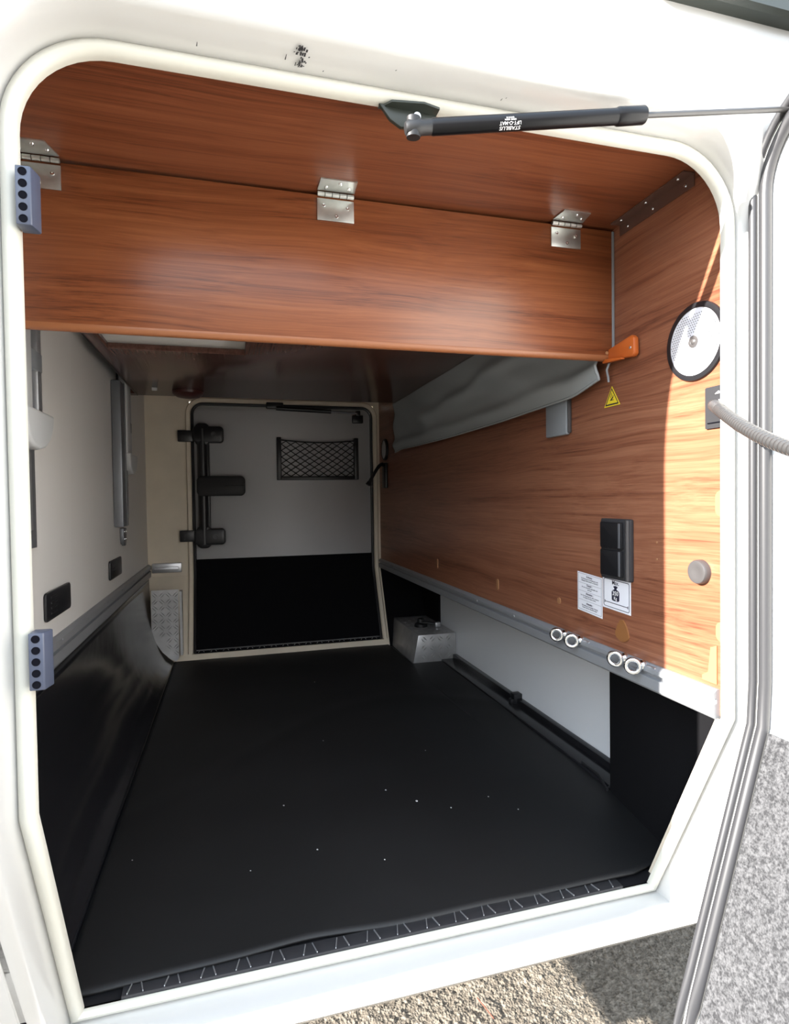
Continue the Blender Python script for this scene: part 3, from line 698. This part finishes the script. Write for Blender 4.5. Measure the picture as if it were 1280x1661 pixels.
# lamp socket plate with gooseneck
gl = thing('gooseneck_lamp', 'ribbed metal gooseneck light on a dark plate below the round speaker', 'reading light', (XR, 0.01, 1.385))
bm = BM(); wpoly(bm, rrect(0.0165, 1.383, 0.040, 0.064, 0.002), 0.0005, 0.0032); wpoly(bm, rrect(0.0160, 1.385, 0.034, 0.050, 0.002), 0.0037, 0.0010); link('wall_plate', bm, 'plate_grey', parent=gl)
bm = BM(); wpoly(bm, [(0.016, 1.4025), (0.002, 1.4025), (0.009, 1.4065)], 0.0048, 0.0004); link('arrow_mark', bm, 'print_white', parent=gl)
bm = BM(); wpoly(bm, rrect(0.0055, 1.386, 0.014, 0.013, 0.005), 0.0048, 0.004); link('switch', bm, 'light_plastic', parent=gl)
bm = BM(); box(bm, XR-0.0052, XR-0.0046, 0.000, 0.031, 1.3585, 1.3600); link('slot', bm, 'hole_dark', parent=gl)
def bez(P, t): a, b, c, d = [V(p) for p in P]; return a*(1-t)**3+b*3*t*(1-t)**2+c*3*t*t*(1-t)+d*t**3
GP = [(0.706, 0.008, 1.3835), (0.680, -0.03, 1.372), (0.640, -0.110, 1.322), (0.600, -0.235, 1.2900)]
N = 220; pts = [bez(GP, k/N) for k in range(N+1)]
bm = BM(); tube(bm, pts, [0.0090 if (k % 5) in (1, 2, 3) else 0.0074 for k in range(N+1)], n=20); link('gooseneck', bm, 'neck_metal', parent=gl, smooth=60)
dr = (pts[-1]-pts[-3]).normalized()
bm = BM(); tube(bm, [V(GP[0])+V((0.012, 0.004, 0.002)), pts[0], pts[6]], 0.0092, n=20); link('collar', bm, 'neck_metal', parent=gl)
bm = BM(); lathe(bm, pts[-1], dr, [(-0.004, 0), (-0.004, 0.011), (0.004, 0.013), (0.05, 0.017), (0.055, 0.015), (0.053, 0)], 28); link('lamp_head', bm, 'light_plastic', parent=gl)

# socket block, black with two hinged covers
sk2 = thing('double_socket', 'tall black double socket with two flap covers on the right wall', 'socket', (XR, 0.255, 1.145))
bm = BM(); prism(bm, [(XR-0.0005, a, b) for a, b in rrect(0.2555, 1.1455, 0.090, 0.118, 0.004)], (-0.0085, 0, 0), bev=0.002); link('frame', bm, 'seal_grey', parent=sk2)
for zc in (1.1725, 1.1185):
    bm = BM(); prism(bm, [(XR-0.0092, a, b) for a, b in rrect(0.263, zc, 0.068, 0.0505, 0.003)], (-0.004, 0, 0), bev=0.0012); l = link('flap_cover', bm, 'black_plastic', parent=sk2)
    bm = BM(); box(bm, XR-0.0142, XR-0.0132, 0.234, 0.240, zc-0.0235, zc+0.0235, 0.0004); link('cover_lip', bm, 'dark_aluminium', parent=sk2)
bm = BM(); tube(bm, [(XR-0.009, 0.2175, 1.0885), (XR-0.009, 0.2175, 1.2025)], 0.0045, n=14); link('side_bead', bm, 'knob_grey', parent=sk2)

# round grey knob
bm = BM(); lathe(bm, (XR, 0.048, 1.126), (-1, 0, 0), [(0.0, 0.0195), (0.008, 0.0195), (0.011, 0.018), (0.012, 0.015), (0.010, 0.008), (0.0097, 0)], 40)
tag(link('disc_stopper', bm, 'knob_grey'), 'round grey disc stopper on the sunlit part of the right wall', 'cap')

# grey box below the fabric
cb = thing('grey_box', 'small grey cover box under the fabric skirt on the right wall', 'cover box', (XR, 0.47, 1.42))
bm = BM(); box(bm, XR-0.012, XR-0.0006, 0.420, 0.506, 1.385, 1.475, 0.003); link('cover', bm, 'grey_plastic', parent=cb)
bm = BM(); box(bm, XR-0.009, XR-0.0006, 0.414, 0.4195, 1.388, 1.473, 0.002); link('side_lip', bm, 'knob_grey', parent=cb)

# warning triangle
tr = thing('warning_sticker', 'yellow triangular warning sticker below the orange latch tab', 'sticker', (XR, 0.273, 1.443))
def tri(h, w_, cz, r=0.0): return [(0.2735+w_/2, cz-h/2), (0.2735-w_/2, cz-h/2), (0.2735, cz+h/2)]
bm = BM(); wpoly(bm, tri(0.039, 0.050, 1.4435), 0.0003, 0.0004); link('sticker_face', bm, 'sticker_yellow', parent=tr)
bm = BM()
o1 = tri(0.0330, 0.0420, 1.4427); i1 = tri(0.0270, 0.0345, 1.4423)
for k in range(3):
    a, b = o1[k], o1[(k+1) % 3]; c, d = i1[(k+1) % 3], i1[k]; wpoly(bm, [a, b, c, d], 0.0008, 0.0002)
link('black_border', bm, 'sticker_black', parent=tr)
bm = BM()
for q in ([(0.2800, 1.4350), (0.2680, 1.4350), (0.2680, 1.4362), (0.2800, 1.4362)], [(0.2775, 1.4362), (0.2740, 1.4362), (0.2705, 1.4395), (0.2715, 1.4425), (0.2735, 1.4400), (0.2765, 1.4385)],
          [(0.2752, 1.4490), (0.2736, 1.4492), (0.2745, 1.4440), (0.2775, 1.4405), (0.2785, 1.4412), (0.2757, 1.4448)], [(0.2700, 1.4450), (0.2686, 1.4440), (0.2700, 1.4385), (0.2712, 1.4390)]):
    wpoly(bm, q, 0.0008, 0.0002)
link('hand_symbol', bm, 'sticker_black', parent=tr)

# text label and max 350 kg sticker
ts = thing('notice_label', 'narrow white label with four blocks of small print', 'label', (XR, 0.352, 1.045))
bm = BM(); wpoly(bm, [(0.396, 1.0045), (0.308, 0.9995), (0.308, 1.0825), (0.396, 1.0875)][::-1], 0.0003, 0.0004); link('label_face', bm, 'sticker_white', parent=ts)
bm = BM()
for a, b, c, d in ((0.393, 1.008, 0.311, 1.0035), (0.393, 1.0845, 0.311, 1.080)): tube(bm, [(XR-0.0009, a, b), (XR-0.0009, c, d)], 0.00028, n=4)
for z in (1.0625, 1.0455, 1.0265): tube(bm, [(XR-0.0009, 0.391, z+0.0022), (XR-0.0009, 0.313, z-0.0022)], 0.00022, n=4)
tube(bm, [(XR-0.0009, 0.393, 1.008), (XR-0.0009, 0.393, 1.0845)], 0.00028, n=4); tube(bm, [(XR-0.0009, 0.311, 1.0035), (XR-0.0009, 0.311, 1.080)], 0.00028, n=4)
link('rules', bm, 'sticker_black', parent=ts, smooth=0)
tilt = Matrix.Rotation(math.atan2(-0.005, 0.088), 4, 'Z')
for z, h, b in ((1.0735, 'Achtung :', 'Bei Belastung der Heckgarage ist die\nzulässige Hinterachslast zu beachten!'), (1.0555, 'Danger :', 'Do not exceed the admissible rear\naxle load.'),
                (1.0375, 'Attention :', 'Lors du chargement du coffre respecter\nla charge de l\'essieu arrière.'), (1.0165, 'Attentie :', 'Bij belading van de garage rekening\nhouden met de maximale aslast.')):
    text('label_text', h, 0.0060, onwall(0.352, z+0.0040, 0.0009) @ tilt, 'sticker_black', ts, bold=0.0001)
    text('label_text', b, 0.0040, onwall(0.352, z-0.0030, 0.0009) @ tilt, 'sticker_black', ts)

ms = thing('load_sticker', 'square white sticker reading Max. 350 Kg with a weight symbol', 'sticker', (XR, 0.262, 1.055))
bm = BM(); wpoly(bm, [(0.3065, 1.0255), (0.2200, 1.0225), (0.2200, 1.0855), (0.3065, 1.0885)][::-1], 0.0003, 0.0004); link('sticker_face', bm, 'sticker_white', parent=ms)
bm = BM(); fr = [(XR-0.0009, a, b-0.0015-(0.3065-a)*0.035+0.0015) for a, b in rrect(0.2633, 1.0572, 0.078, 0.055, 0.004)]; tube(bm, fr, 0.0006, n=5, closed=True); link('black_border', bm, 'sticker_black', parent=ms, smooth=0)
wy = 0.2655
bm = BM(); W_ = [(0.0075, 1.0425), (0.0115, 1.0445), (0.0118, 1.060), (0.0085, 1.0635), (0.0035, 1.0655), (0.0035, 1.0675), (0.0062, 1.0695), (0.0060, 1.0715), (0, 1.0725)]
wpoly(bm, [(wy+a, b) for a, b in W_]+[(wy-a, b) for a, b in W_[:-1][::-1]], 0.0008, 0.0003); link('weight_symbol', bm, 'sticker_black', parent=ms, smooth=0)
bm = BM(); tube(bm, [(XR-0.0009, 0.299, 1.0385), (XR-0.0009, 0.228, 1.036)], 0.0007, n=5)
tube(bm, [(XR-0.0009, 0.299, 1.0412), (XR-0.0009, 0.299, 1.0358)], 0.0007, n=5); tube(bm, [(XR-0.0009, 0.228, 1.0387), (XR-0.0009, 0.228, 1.0333)], 0.0007, n=5); link('width_bar', bm, 'sticker_black', parent=ms, smooth=0)
text('sticker_text', 'Max.', 0.0115, onwall(wy, 1.0778, 0.0009), 'sticker_black', ms, bold=0.0001)
text('sticker_text', '350', 0.0120, onwall(wy, 1.0575, 0.0014), 'print_white', ms, bold=0.00015)
text('sticker_text', 'Kg', 0.0090, onwall(wy, 1.0480, 0.0014), 'print_white', ms, bold=0.0001)

# plastic caps and hole covers on the wood
bm = BM(); wpoly(bm, [(0.2440+0.0200*math.sin(a)*(1.0 if math.cos(a) < 0 else 1.0-0.35*math.cos(a)), 0.982+0.0150*math.cos(a)*(0.9 if math.cos(a) < 0 else 1.9)) for a in [k*math.pi/16 for k in range(32)]], 0.0003, 0.003)
tag(link('hole_cover', bm, 'tan_cover'), 'brown keyhole shaped cover plate under the square load sticker', 'cover plate')
for y, z, wd, hh, lb in ((0.470, 1.010, 0.012, 0.014, 'tiny tan screw cap left of the small print label'), (0.793, 1.003, 0.012, 0.030, 'slim tan cap low on the wall, second from the far end'),
                         (1.297, 1.010, 0.014, 0.034, 'slim tan cap low on the wall, deep in the locker'), (0.006, 1.235, 0.024, 0.040, 'tan cap by the hatch edge above the round grey stopper'), (0.006, 1.038, 0.022, 0.030, 'tan cap by the hatch edge below the round grey stopper')):
    bm = BM(); wpoly(bm, rrect(y, z, wd, hh, wd*0.45), 0.0003, 0.0025); tag(link('screw_cap', bm, 'tan_light'), lb, 'cap')
for y, z, lb in ((0.150, 1.166, 'upper of two screw heads right of the double socket'), (0.150, 1.136, 'lower of two screw heads right of the double socket')):
    bm = BM(); lathe(bm, (XR, y, z), (-1, 0, 0), [(0, 0.002), (0.001, 0.0016), (0.001, 0)], 10); tag(link('small_screw', bm, 'tan_light'), lb, 'screw')
bm = BM(); prism(bm, [(XR-0.0005, 0.045, 0.955), (XR-0.0005, 0.016, 0.955), (XR-0.0005, 0.016, 1.015), (XR-0.0005, 0.028, 1.010), (XR-0.0005, 0.033, 0.970), (XR-0.0005, 0.045, 0.962)], (-0.002, 0, 0))
tag(link('edge_cover', bm, 'tan_light'), 'tan corner cover low on the right wall beside the hatch edge', 'cover plate')

# lashing eye bolts in the rail
def eyebolt(y, tilt, label):
    t = thing('eye_bolt', label, 'eye bolt', (XR-0.013, y, 0.940), 'shiny eye bolts in the right lashing rail')
    bm = BM(); c = V((XR-0.030, y, 0.942)); a = V((math.cos(tilt), math.sin(tilt), 0)); u = V((0, 0, 1))
    nn = 40; tube(bm, [c+(a*math.cos(2*math.pi*k/nn)+u*math.sin(2*math.pi*k/nn))*0.0118 for k in range(nn)], 0.0040, n=10, closed=True); link('ring', bm, 'chrome', parent=t, smooth=60)
    bm = BM(); c2 = V((XR-0.006, y, 0.942)); lathe(bm, c2, (-1, 0, 0), [(0, 0.009), (0.006, 0.009), (0.008, 0.007), (0.012, 0.006), (0.015, 0.0045)], 20); link('shank', bm, 'chrome', parent=t)
    bm = BM(); box(bm, XR-0.012, XR-0.006, y-0.034, y-0.012, 0.934, 0.946, 0.001); link('sliding_nut', bm, 'aluminium', parent=t)
eyebolt(0.434, 2.3, 'farthest eye bolt, its ring beside a second ring below the screw caps')
eyebolt(0.374, 2.6, 'eye bolt second from the far end, overlapping the ring before it')
eyebolt(0.228, 2.2, 'eye bolt third from the far end, below the brown keyhole cover')
eyebolt(0.177, 2.5, 'eye bolt nearest the hatch, beside the sunlit end of the rail')

# far end fittings of the right wall
bm = BM(); lathe(bm, (XR, 2.02, 1.485), (-1, 0, 0), [(0, 0.052), (0.008, 0.052), (0.012, 0.045), (0.010, 0.043)], 36)
fsp = link('far_speaker', bm, 'black_plastic'); tag(fsp, 'small round speaker far back on the right wall by the far door', 'speaker')
bm = BM(); lathe(bm, (XR-0.009, 2.02, 1.485), (-1, 0, 0), [(0, 0.044), (0.003, 0.03), (0.0035, 0)], 32); link('grille', bm, 'light_plastic', parent=fsp)
fl = thing('far_reading_light', 'small black gooseneck light beside the far door', 'reading light', (XR, 2.02, 1.40))
bm = BM(); box(bm, XR-0.012, XR-0.0006, 1.985, 2.055, 1.30, 1.42, 0.003); link('wall_plate', bm, 'black_plastic', parent=fl)
bm = BM(); tube(bm, [bez([(0.708, 2.02, 1.41), (0.69, 2.0, 1.43), (0.66, 1.99, 1.38), (0.627, 1.985, 1.325)], k/16) for k in range(17)], 0.008, n=10); link('gooseneck', bm, 'black_plastic', parent=fl)
bm = BM(); lathe(bm, (0.627, 1.985, 1.325), (-0.5, -0.1, -0.8), [(-0.003, 0.010), (0.012, 0.012), (0.014, 0)], 16); link('lamp_head', bm, 'black_plastic', parent=fl)

# ------------------------------------------------------------ things on the left wall
def vent(y0, y1, label):
    v_ = thing('wall_vent', label, 'vent', (XL, (y0+y1)/2, 1.035), 'dark rectangular vents in the left wall')
    bm = BM(); prism(bm, [(XL+0.0006, a, b) for a, b in rrect((y0+y1)/2, 1.036, y1-y0, 0.060, 0.010)], (0.006, 0, 0), bev=0.002); link('frame', bm, 'black_plastic', parent=v_)
    bm = BM()
    for k in range(4): box(bm, XL+0.0062, XL+0.0085, y0+0.03, y0+0.07, 1.018+k*0.011, 1.022+k*0.011, 0.0008)
    link('slats', bm, 'dark_rubber', parent=v_)
vent(0.612, 0.800, 'dark wall vent nearer the hatch, above the left rail'); vent(1.262, 1.458, 'dark wall vent deeper in the locker, above the left rail')

def lift(y0, label):
    t = thing('lifting_rail', label, 'lifting rail', (XL, y0, 1.10), 'aluminium lifting rails of the bunk')
    x = XL+0.0006
    bm = BM(); box(bm, x, x+0.008, y0+0.02, y0+0.155, 1.165, ZC-0.002, 0.001); link('back_plate', bm, 'dark_aluminium', parent=t)
    if y0 > 1:
      bm = BM(); box(bm, x+0.0005, x+0.030, y0-0.085, y0-0.014, 1.168, 1.648 if y0 > 1 else ZC-0.002, 0.004); box(bm, x+0.0305, x+0.0325, y0-0.030, y0-0.016, 1.170, 1.648 if y0 > 1 else ZC-0.002, 0.0006); link('near_profile', bm, 'dark_aluminium', parent=t)
    bm = BM(); box(bm, x+0.009, x+0.0360, y0, y0+0.060, 1.412, ZC-0.002, 0.007, 3); link('cover_profile', bm, 'light_plastic', parent=t)
    bm = BM(); box(bm, x+0.009, x+0.020, y0+0.065, y0+0.095, 1.20, ZC-0.002, 0.002); box(bm, x+0.009, x+0.026, y0+0.125, y0+0.150, 1.412, ZC-0.002, 0.004); link('guide_profile', bm, 'aluminium', parent=t)
    bm = BM(); box(bm, x+0.009, x+0.027, y0+0.066, y0+0.150, 1.498, 1.535, 0.003); link('slider', bm, 'grey_plastic', parent=t)
    bm = BM(); cpn = [(y0-0.003, 1.418), (y0-0.003, 1.392), (y0+0.010, 1.366), (y0+0.035, 1.350), (y0+0.065, 1.346), (y0+0.10, 1.352), (y0+0.130, 1.368), (y0+0.150, 1.392), (y0+0.158, 1.418)]
    prism(bm, [(x+0.009, a, b) for a, b in cpn], (0.035, 0, 0), bev=0.006, seg=3); link('end_cap', bm, 'light_plastic', parent=t)
    bm = BM(); tube(bm, [(x+0.020, y0+0.025, 1.195), (x+0.020, y0+0.025, 1.36)], 0.010, n=16); tube(bm, [(x+0.016, y0+0.060, 1.195), (x+0.016, y0+0.060, 1.36)], 0.0065, n=14); link('guide_rod', bm, 'aluminium', parent=t)
    bm = BM(); prism(bm, [(x+0.0005, a, b) for a, b in ((y0+0.015, 1.16), (y0+0.075, 1.16), (y0+0.075, 1.118), (y0+0.065, 1.100), (y0+0.045, 1.098), (y0+0.040, 1.108), (y0+0.025, 1.104), (y0+0.015, 1.12))], (0.012, 0, 0), bev=0.002)
    link('foot_bracket', bm, 'dark_aluminium', parent=t)
    for a, b in ((y0+0.03, 1.148), (y0+0.03, 1.122), (y0+0.062, 1.148), (y0+0.062, 1.122)):
        bm = BM(); lathe(bm, (x+0.0125, a, b), (1, 0, 0), [(0, 0.0035), (0.002, 0.003), (0.002, 0)], 10); link('screw', bm, 'chrome', parent=t)
lift(0.402, 'aluminium lifting rail on the left wall nearest the hatch'); lift(1.45, 'aluminium lifting rail on the left wall farther back')

# ------------------------------------------------------------ strikers at the hatch edge
def striker(zc, label):
    t = thing('hatch_striker', label, 'striker', (-0.20, 0.0, zc), 'grey hatch strikers with five holes')
    bm = BM(); x0, x1 = -0.2105, -0.1955; y0 = -0.022
    h = 0.0305
    prism(bm, [(x0, y0, zc-h), (x1-0.001, y0, zc-h), (x1, y0+0.0015, zc-h), (x1+0.0035, y0+0.020, zc-h), (x1+0.001, y0+0.023, zc-h), (x0, y0+0.023, zc-h)], (0, 0, 2*h), bev=0.001)
    link('block', bm, 'striker_grey', parent=t)
    for k in range(5):
        bm = BM(); lathe(bm, ((x0+x1)/2-0.0005, y0-0.0003, zc+(k-2)*0.0122), (0, -1, 0), [(0, 0.0042), (0.0003, 0.0042), (0.0003, 0.0038), (-0.0001, 0.0036), (-0.0001, 0)], 20); link('hole', bm, 'hole_dark', parent=t)
striker(1.5715, 'upper grey striker with five holes on the left hatch edge'); striker(1.0815, 'lower grey striker with five holes on the left hatch edge')

# ------------------------------------------------------------ hatch gas strut
gs = thing('gas_strut', 'black gas strut reaching from the hatch top to the open door', 'gas strut', (0.22, -0.03, 1.70))
A_ = V((0.222, -0.030, 1.700)); B_ = V((0.529, -0.060, 1.7455)); D_ = V((0.757, -0.082, 1.7765)); ax = (B_-A_).normalized()
bm = BM(); prism(bm, [(0.186, 0.002, 1.7415), (0.262, 0.002, 1.7385), (0.258, 0.002, 1.731), (0.236, 0.002, 1.718), (0.214, 0.002, 1.716), (0.200, 0.002, 1.724)], (0, -0.006, 0), bev=0.001)
prism(bm, [(0.186, 0.004, 1.7415), (0.262, 0.004, 1.7405), (0.262, -0.016, 1.7405), (0.240, -0.020, 1.7415), (0.200, -0.014, 1.7415)], (0, 0, -0.003), bev=0.0008)
link('bracket', bm, 'frame_olive', parent=gs)
bm = BM(); tube(bm, [(0.226, 0.002, 1.716), (0.226, -0.034, 1.713)], 0.0045, n=14); lathe(bm, (0.226, -0.024, 1.7125), (0, 0, -1), [(-0.006, 0), (-0.005, 0.006), (0.0, 0.0075), (0.004, 0.0065)], 16); link('ball_stud', bm, 'aluminium', parent=gs)
bm = BM(); lathe(bm, A_-ax*0.010, ax, [(-0.002, 0), (0, 0.007), (0.004, 0.0095), (0.018, 0.0100), (0.020, 0.0088), (0.034, 0.0088), (0.036, 0.0075), (0.036, 0)], 24); tube(bm, [A_+V((0, 0.001, -0.011)), A_+V((0, -0.001, 0.012))], 0.0085, n=18); link('end_socket', bm, 'dark_rubber', parent=gs)
bm = BM(); L_ = (B_-A_).length
lathe(bm, A_+ax*0.022, ax, [(0, 0), (0, 0.0088), (0.002, 0.0098), (L_-0.062, 0.0098)], 32); 
link('barrel', bm, 'gloss_black', parent=gs)
bm = BM(); lathe(bm, A_+ax*0.022, ax, [(L_-0.063, 0.0099), (L_-0.060, 0.0112), (L_-0.024, 0.0112), (L_-0.022, 0.010), (L_-0.022, 0)], 32); link('end_sleeve', bm, 'gloss_black', parent=gs)
bm = BM(); tube(bm, [B_-ax*0.004, D_], 0.0036, n=14); link('rod', bm, 'neck_metal', parent=gs)
# white print on the barrel, reading upside down
fx = -ax; camdir = (V((0, -0.72, 1.25))-(A_+ax*0.1)).normalized(); nz_ = (camdir-fx*camdir.dot(fx)).normalized(); fy = nz_.cross(fx)
ctr = A_+ax*0.122
def onbarrel(dy):
    a = dy/0.0098; n_ = nz_*math.cos(a)+fy*math.sin(a); y_ = n_.cross(fx)
    M = Matrix((fx, y_, n_)).transposed().to_4x4(); return Matrix.Translation(ctr+n_*0.00985) @ M
text('print', 'STABILUS', 0.0066, onbarrel(0.0056), 'print_white', gs, bold=0.00005)
text('print', 'LIFT-O-MAT', 0.0054, onbarrel(0.0001), 'print_white', gs, bold=0.00003)
text('print', '082503  0350N\n13/10 B 15', 0.0024, onbarrel(-0.0048), 'print_white', gs)

# ------------------------------------------------------------ open hatch door, swung out on the right
hd = thing('door_2', 'open hatch door on the right, white above with grey felt below', 'door', (0.78, -0.02, 0.46)); hd['kind'] = 'structure'
XI, DYN, DYF, DZT, DZB = 0.752, -0.028, -1.00, 1.803, 0.452
def din(z): return XI-0.315*max(0, ZB+0.012-z)
def dout(d, zb=None):          # outline in (y, z), hinge edge first, offset inwards by d
    zb = DZB+d if zb is None else zb; r = max(0.02, 0.125-d); P = []
    for k in range(9): P.append((DYN-d, zb+(ZB-zb)*k/8))
    for k in range(1, 13): P.append((DYN-d, ZB+(DZT-d-r-ZB)*k/12))
    for k in range(1, 12): a = math.pi/2*k/12; P.append((DYN-d-r+r*math.cos(a), DZT-d-r+r*math.sin(a)))
    for k in range(13): P.append((DYN-d-r+(DYF-DYN+2*d+2*r)*k/12, DZT-d))
    for k in range(1, 12): a = math.pi/2+math.pi/2*k/12; P.append((DYF+d+r+r*math.cos(a), DZT-d-r+r*math.sin(a)))
    for k in range(13): P.append((DYF+d, DZT-d-r+(ZB-DZT+d+r)*k/12))
    for k in range(1, 9): P.append((DYF+d, ZB+(zb-ZB)*k/8))
    return P
bm = BM()
P = dout(0.0); P2 = dout(0.004); P3 = dout(0.03)
def ring(P, off): return [bm.verts.new((din(z)+off, y, z)) for y, z in P]
R1, R2, R3, R0, RB = ring(P3, 0.002), ring(P2, 0.004), ring(P, 0.008), ring(P, 0.034), ring(P2, 0.038)
for A, B in ((R1, R2), (R2, R3), (R3, R0), (R0, RB)):
    for k in range(len(A)): bm.faces.new((A[k], A[(k+1) % len(A)], B[(k+1) % len(B)], B[k]))
n_ = len(R1)
def skin(R_, P_):
    m = n_//2+0
    i, j = 0, n_-1
    while j-i > 1:
        bm.faces.new((R_[i], R_[i+1], R_[j-1], R_[j])) if j-i > 2 else bm.faces.new((R_[i], R_[i+1], R_[j]))
        i += 1; j -= 1
skin(R1, P3); skin(RB, P2)
link('shell', bm, 'door_white', parent=hd, smooth=45)
def rimtube(d, off, r, name, m, zb=None):
    bm = BM(); P_ = dout(d); tube(bm, [V((din(z)+off, y, z)) for y, z in P_], r, n=14, closed=True); return link(name, bm, m, parent=hd, smooth=60)
rimtube(-0.001, -0.010, 0.0062, 'outer_seal', 'seal_grey'); rimtube(0.014, -0.004, 0.0085, 'inner_seal', 'seal_grey'); rimtube(0.0065, -0.0045, 0.0035, 'seal_channel', 'door_white')
bm = BM(); zt = ZB-0.004
bm2 = [(DYN-0.026, zt), (DYF+0.02, zt), (DYF+0.02, DZB+0.02), (DYN-0.026, DZB+0.02)]
grid(bm, lambda u, v: (din(zt+(DZB+0.02-zt)*v)-0.005-0.0012*noise.noise(V((u*300, v*140, 0))), DYN-0.026+(DYF+0.02-DYN+0.026)*u, zt+(DZB+0.02-zt)*v), 200, 110)
link('felt_lining', bm, 'grey_felt', parent=hd, smooth=60)
# hinge bars between jamb and door
for za, zb, lb in ((1.487, 1.592, 'upper slim pale lilac hinge bar beside the open hatch door'), (1.013, 1.116, 'lower slim pale lilac hinge bar beside the open hatch door')):
    bm = BM(); box(bm, 0.744, 0.750, -0.020, 0.003, za, zb, 0.0015); 
    for k in range(14): box(bm, 0.7435, 0.745, -0.0215, -0.0195, za+0.006+k*0.0068, za+0.010+k*0.0068)
    tag(link('hinge_bar', bm, 'hinge_lilac'), lb, 'hinge')

# ------------------------------------------------------------ window frame above the hatch
wn_ = thing('window_1', 'dark framed window high on the camper side above the hatch', 'window', (0.98, -0.055, 1.92)); wn_['kind'] = 'structure'
def wr(d): return [(0.585+d, 1.932+d*0.9), (1.35-d, 1.932+d*0.9), (1.35-d, 2.45-d), (0.585+d, 2.45-d)]
bm = BM(); a = [(x, z) for x, z in rrect(0.955, 2.165, 0.84, 0.52, 0.03, 8)]; b = [(x, z) for x, z in rrect(0.955, 2.165, 0.78, 0.46, 0.02, 8)]
lo = [[bm.verts.new((x, y, z)) for x, z in q] for q, y in ((a, -0.053), (a, -0.072), (rrect(0.955, 2.165, 0.83, 0.51, 0.028, 8), -0.078), (b, -0.078), (b, -0.062))]
for A, B in zip(lo, lo[1:]):
    for k in range(len(A)): bm.faces.new((A[k], A[(k+1) % len(A)], B[(k+1) % len(B)], B[k]))
link('window_frame', bm, 'frame_olive', parent=wn_)
bm = BM(); bm.faces.new([bm.verts.new((x, -0.070, z)) for x, z in b]); link('window_pane', bm, 'glass_blue', parent=wn_, solid=0.004)

# rubbed marks on the soffit and small chips on the body
def soff(x, f): return V((x, -0.006-0.036*f, 1.7618+0.0045*f))
bm = BM()
for i in range(46):
    x = 0.088+random.gauss(0, 0.0035); f = random.uniform(0.15, 0.95); l = random.uniform(0.03, 0.16); a, b = soff(x, f), soff(x+0.0005, min(1, f+l)); wv = random.uniform(0.0003, 0.0012)
    q = [bm.verts.new(p+V((s*wv, 0, -0.0012))) for p, s in ((a, -1), (a, 1), (b, 1), (b, -1))]; bm.faces.new(q)
for xx, ff, ll in ((-0.028, 0.25, 0.16), (0.070, 0.35, 0.22), (0.115, 0.15, 0.06), (0.345, 0.30, 0.10), (0.350, 0.42, 0.05), (0.20, 0.7, 0.05)):
    a, b = soff(xx, ff), soff(xx+0.001, ff+ll)
    q = [bm.verts.new(p+V((s_*0.0007, 0, -0.0012))) for p, s_ in ((a, -1), (a, 1), (b, 0.4), (b, -0.4))]; bm.faces.new(q)
tag(link('scuff_marks', bm, 'seal_grey', smooth=0), 'dark rubbed scuff marks under the upper edge above the hatch', 'scuff marks', kind='stuff')

# thin twig on the gravel
bm = BM(); tube(bm, [(0.560, 0.60, 0.012), (0.565, 0.57, 0.016), (0.575, 0.535, 0.012)], 0.0016, n=6)
tag(link('twig', bm, 'twig'), 'thin reddish twig lying on the gravel below the sill', 'twig')
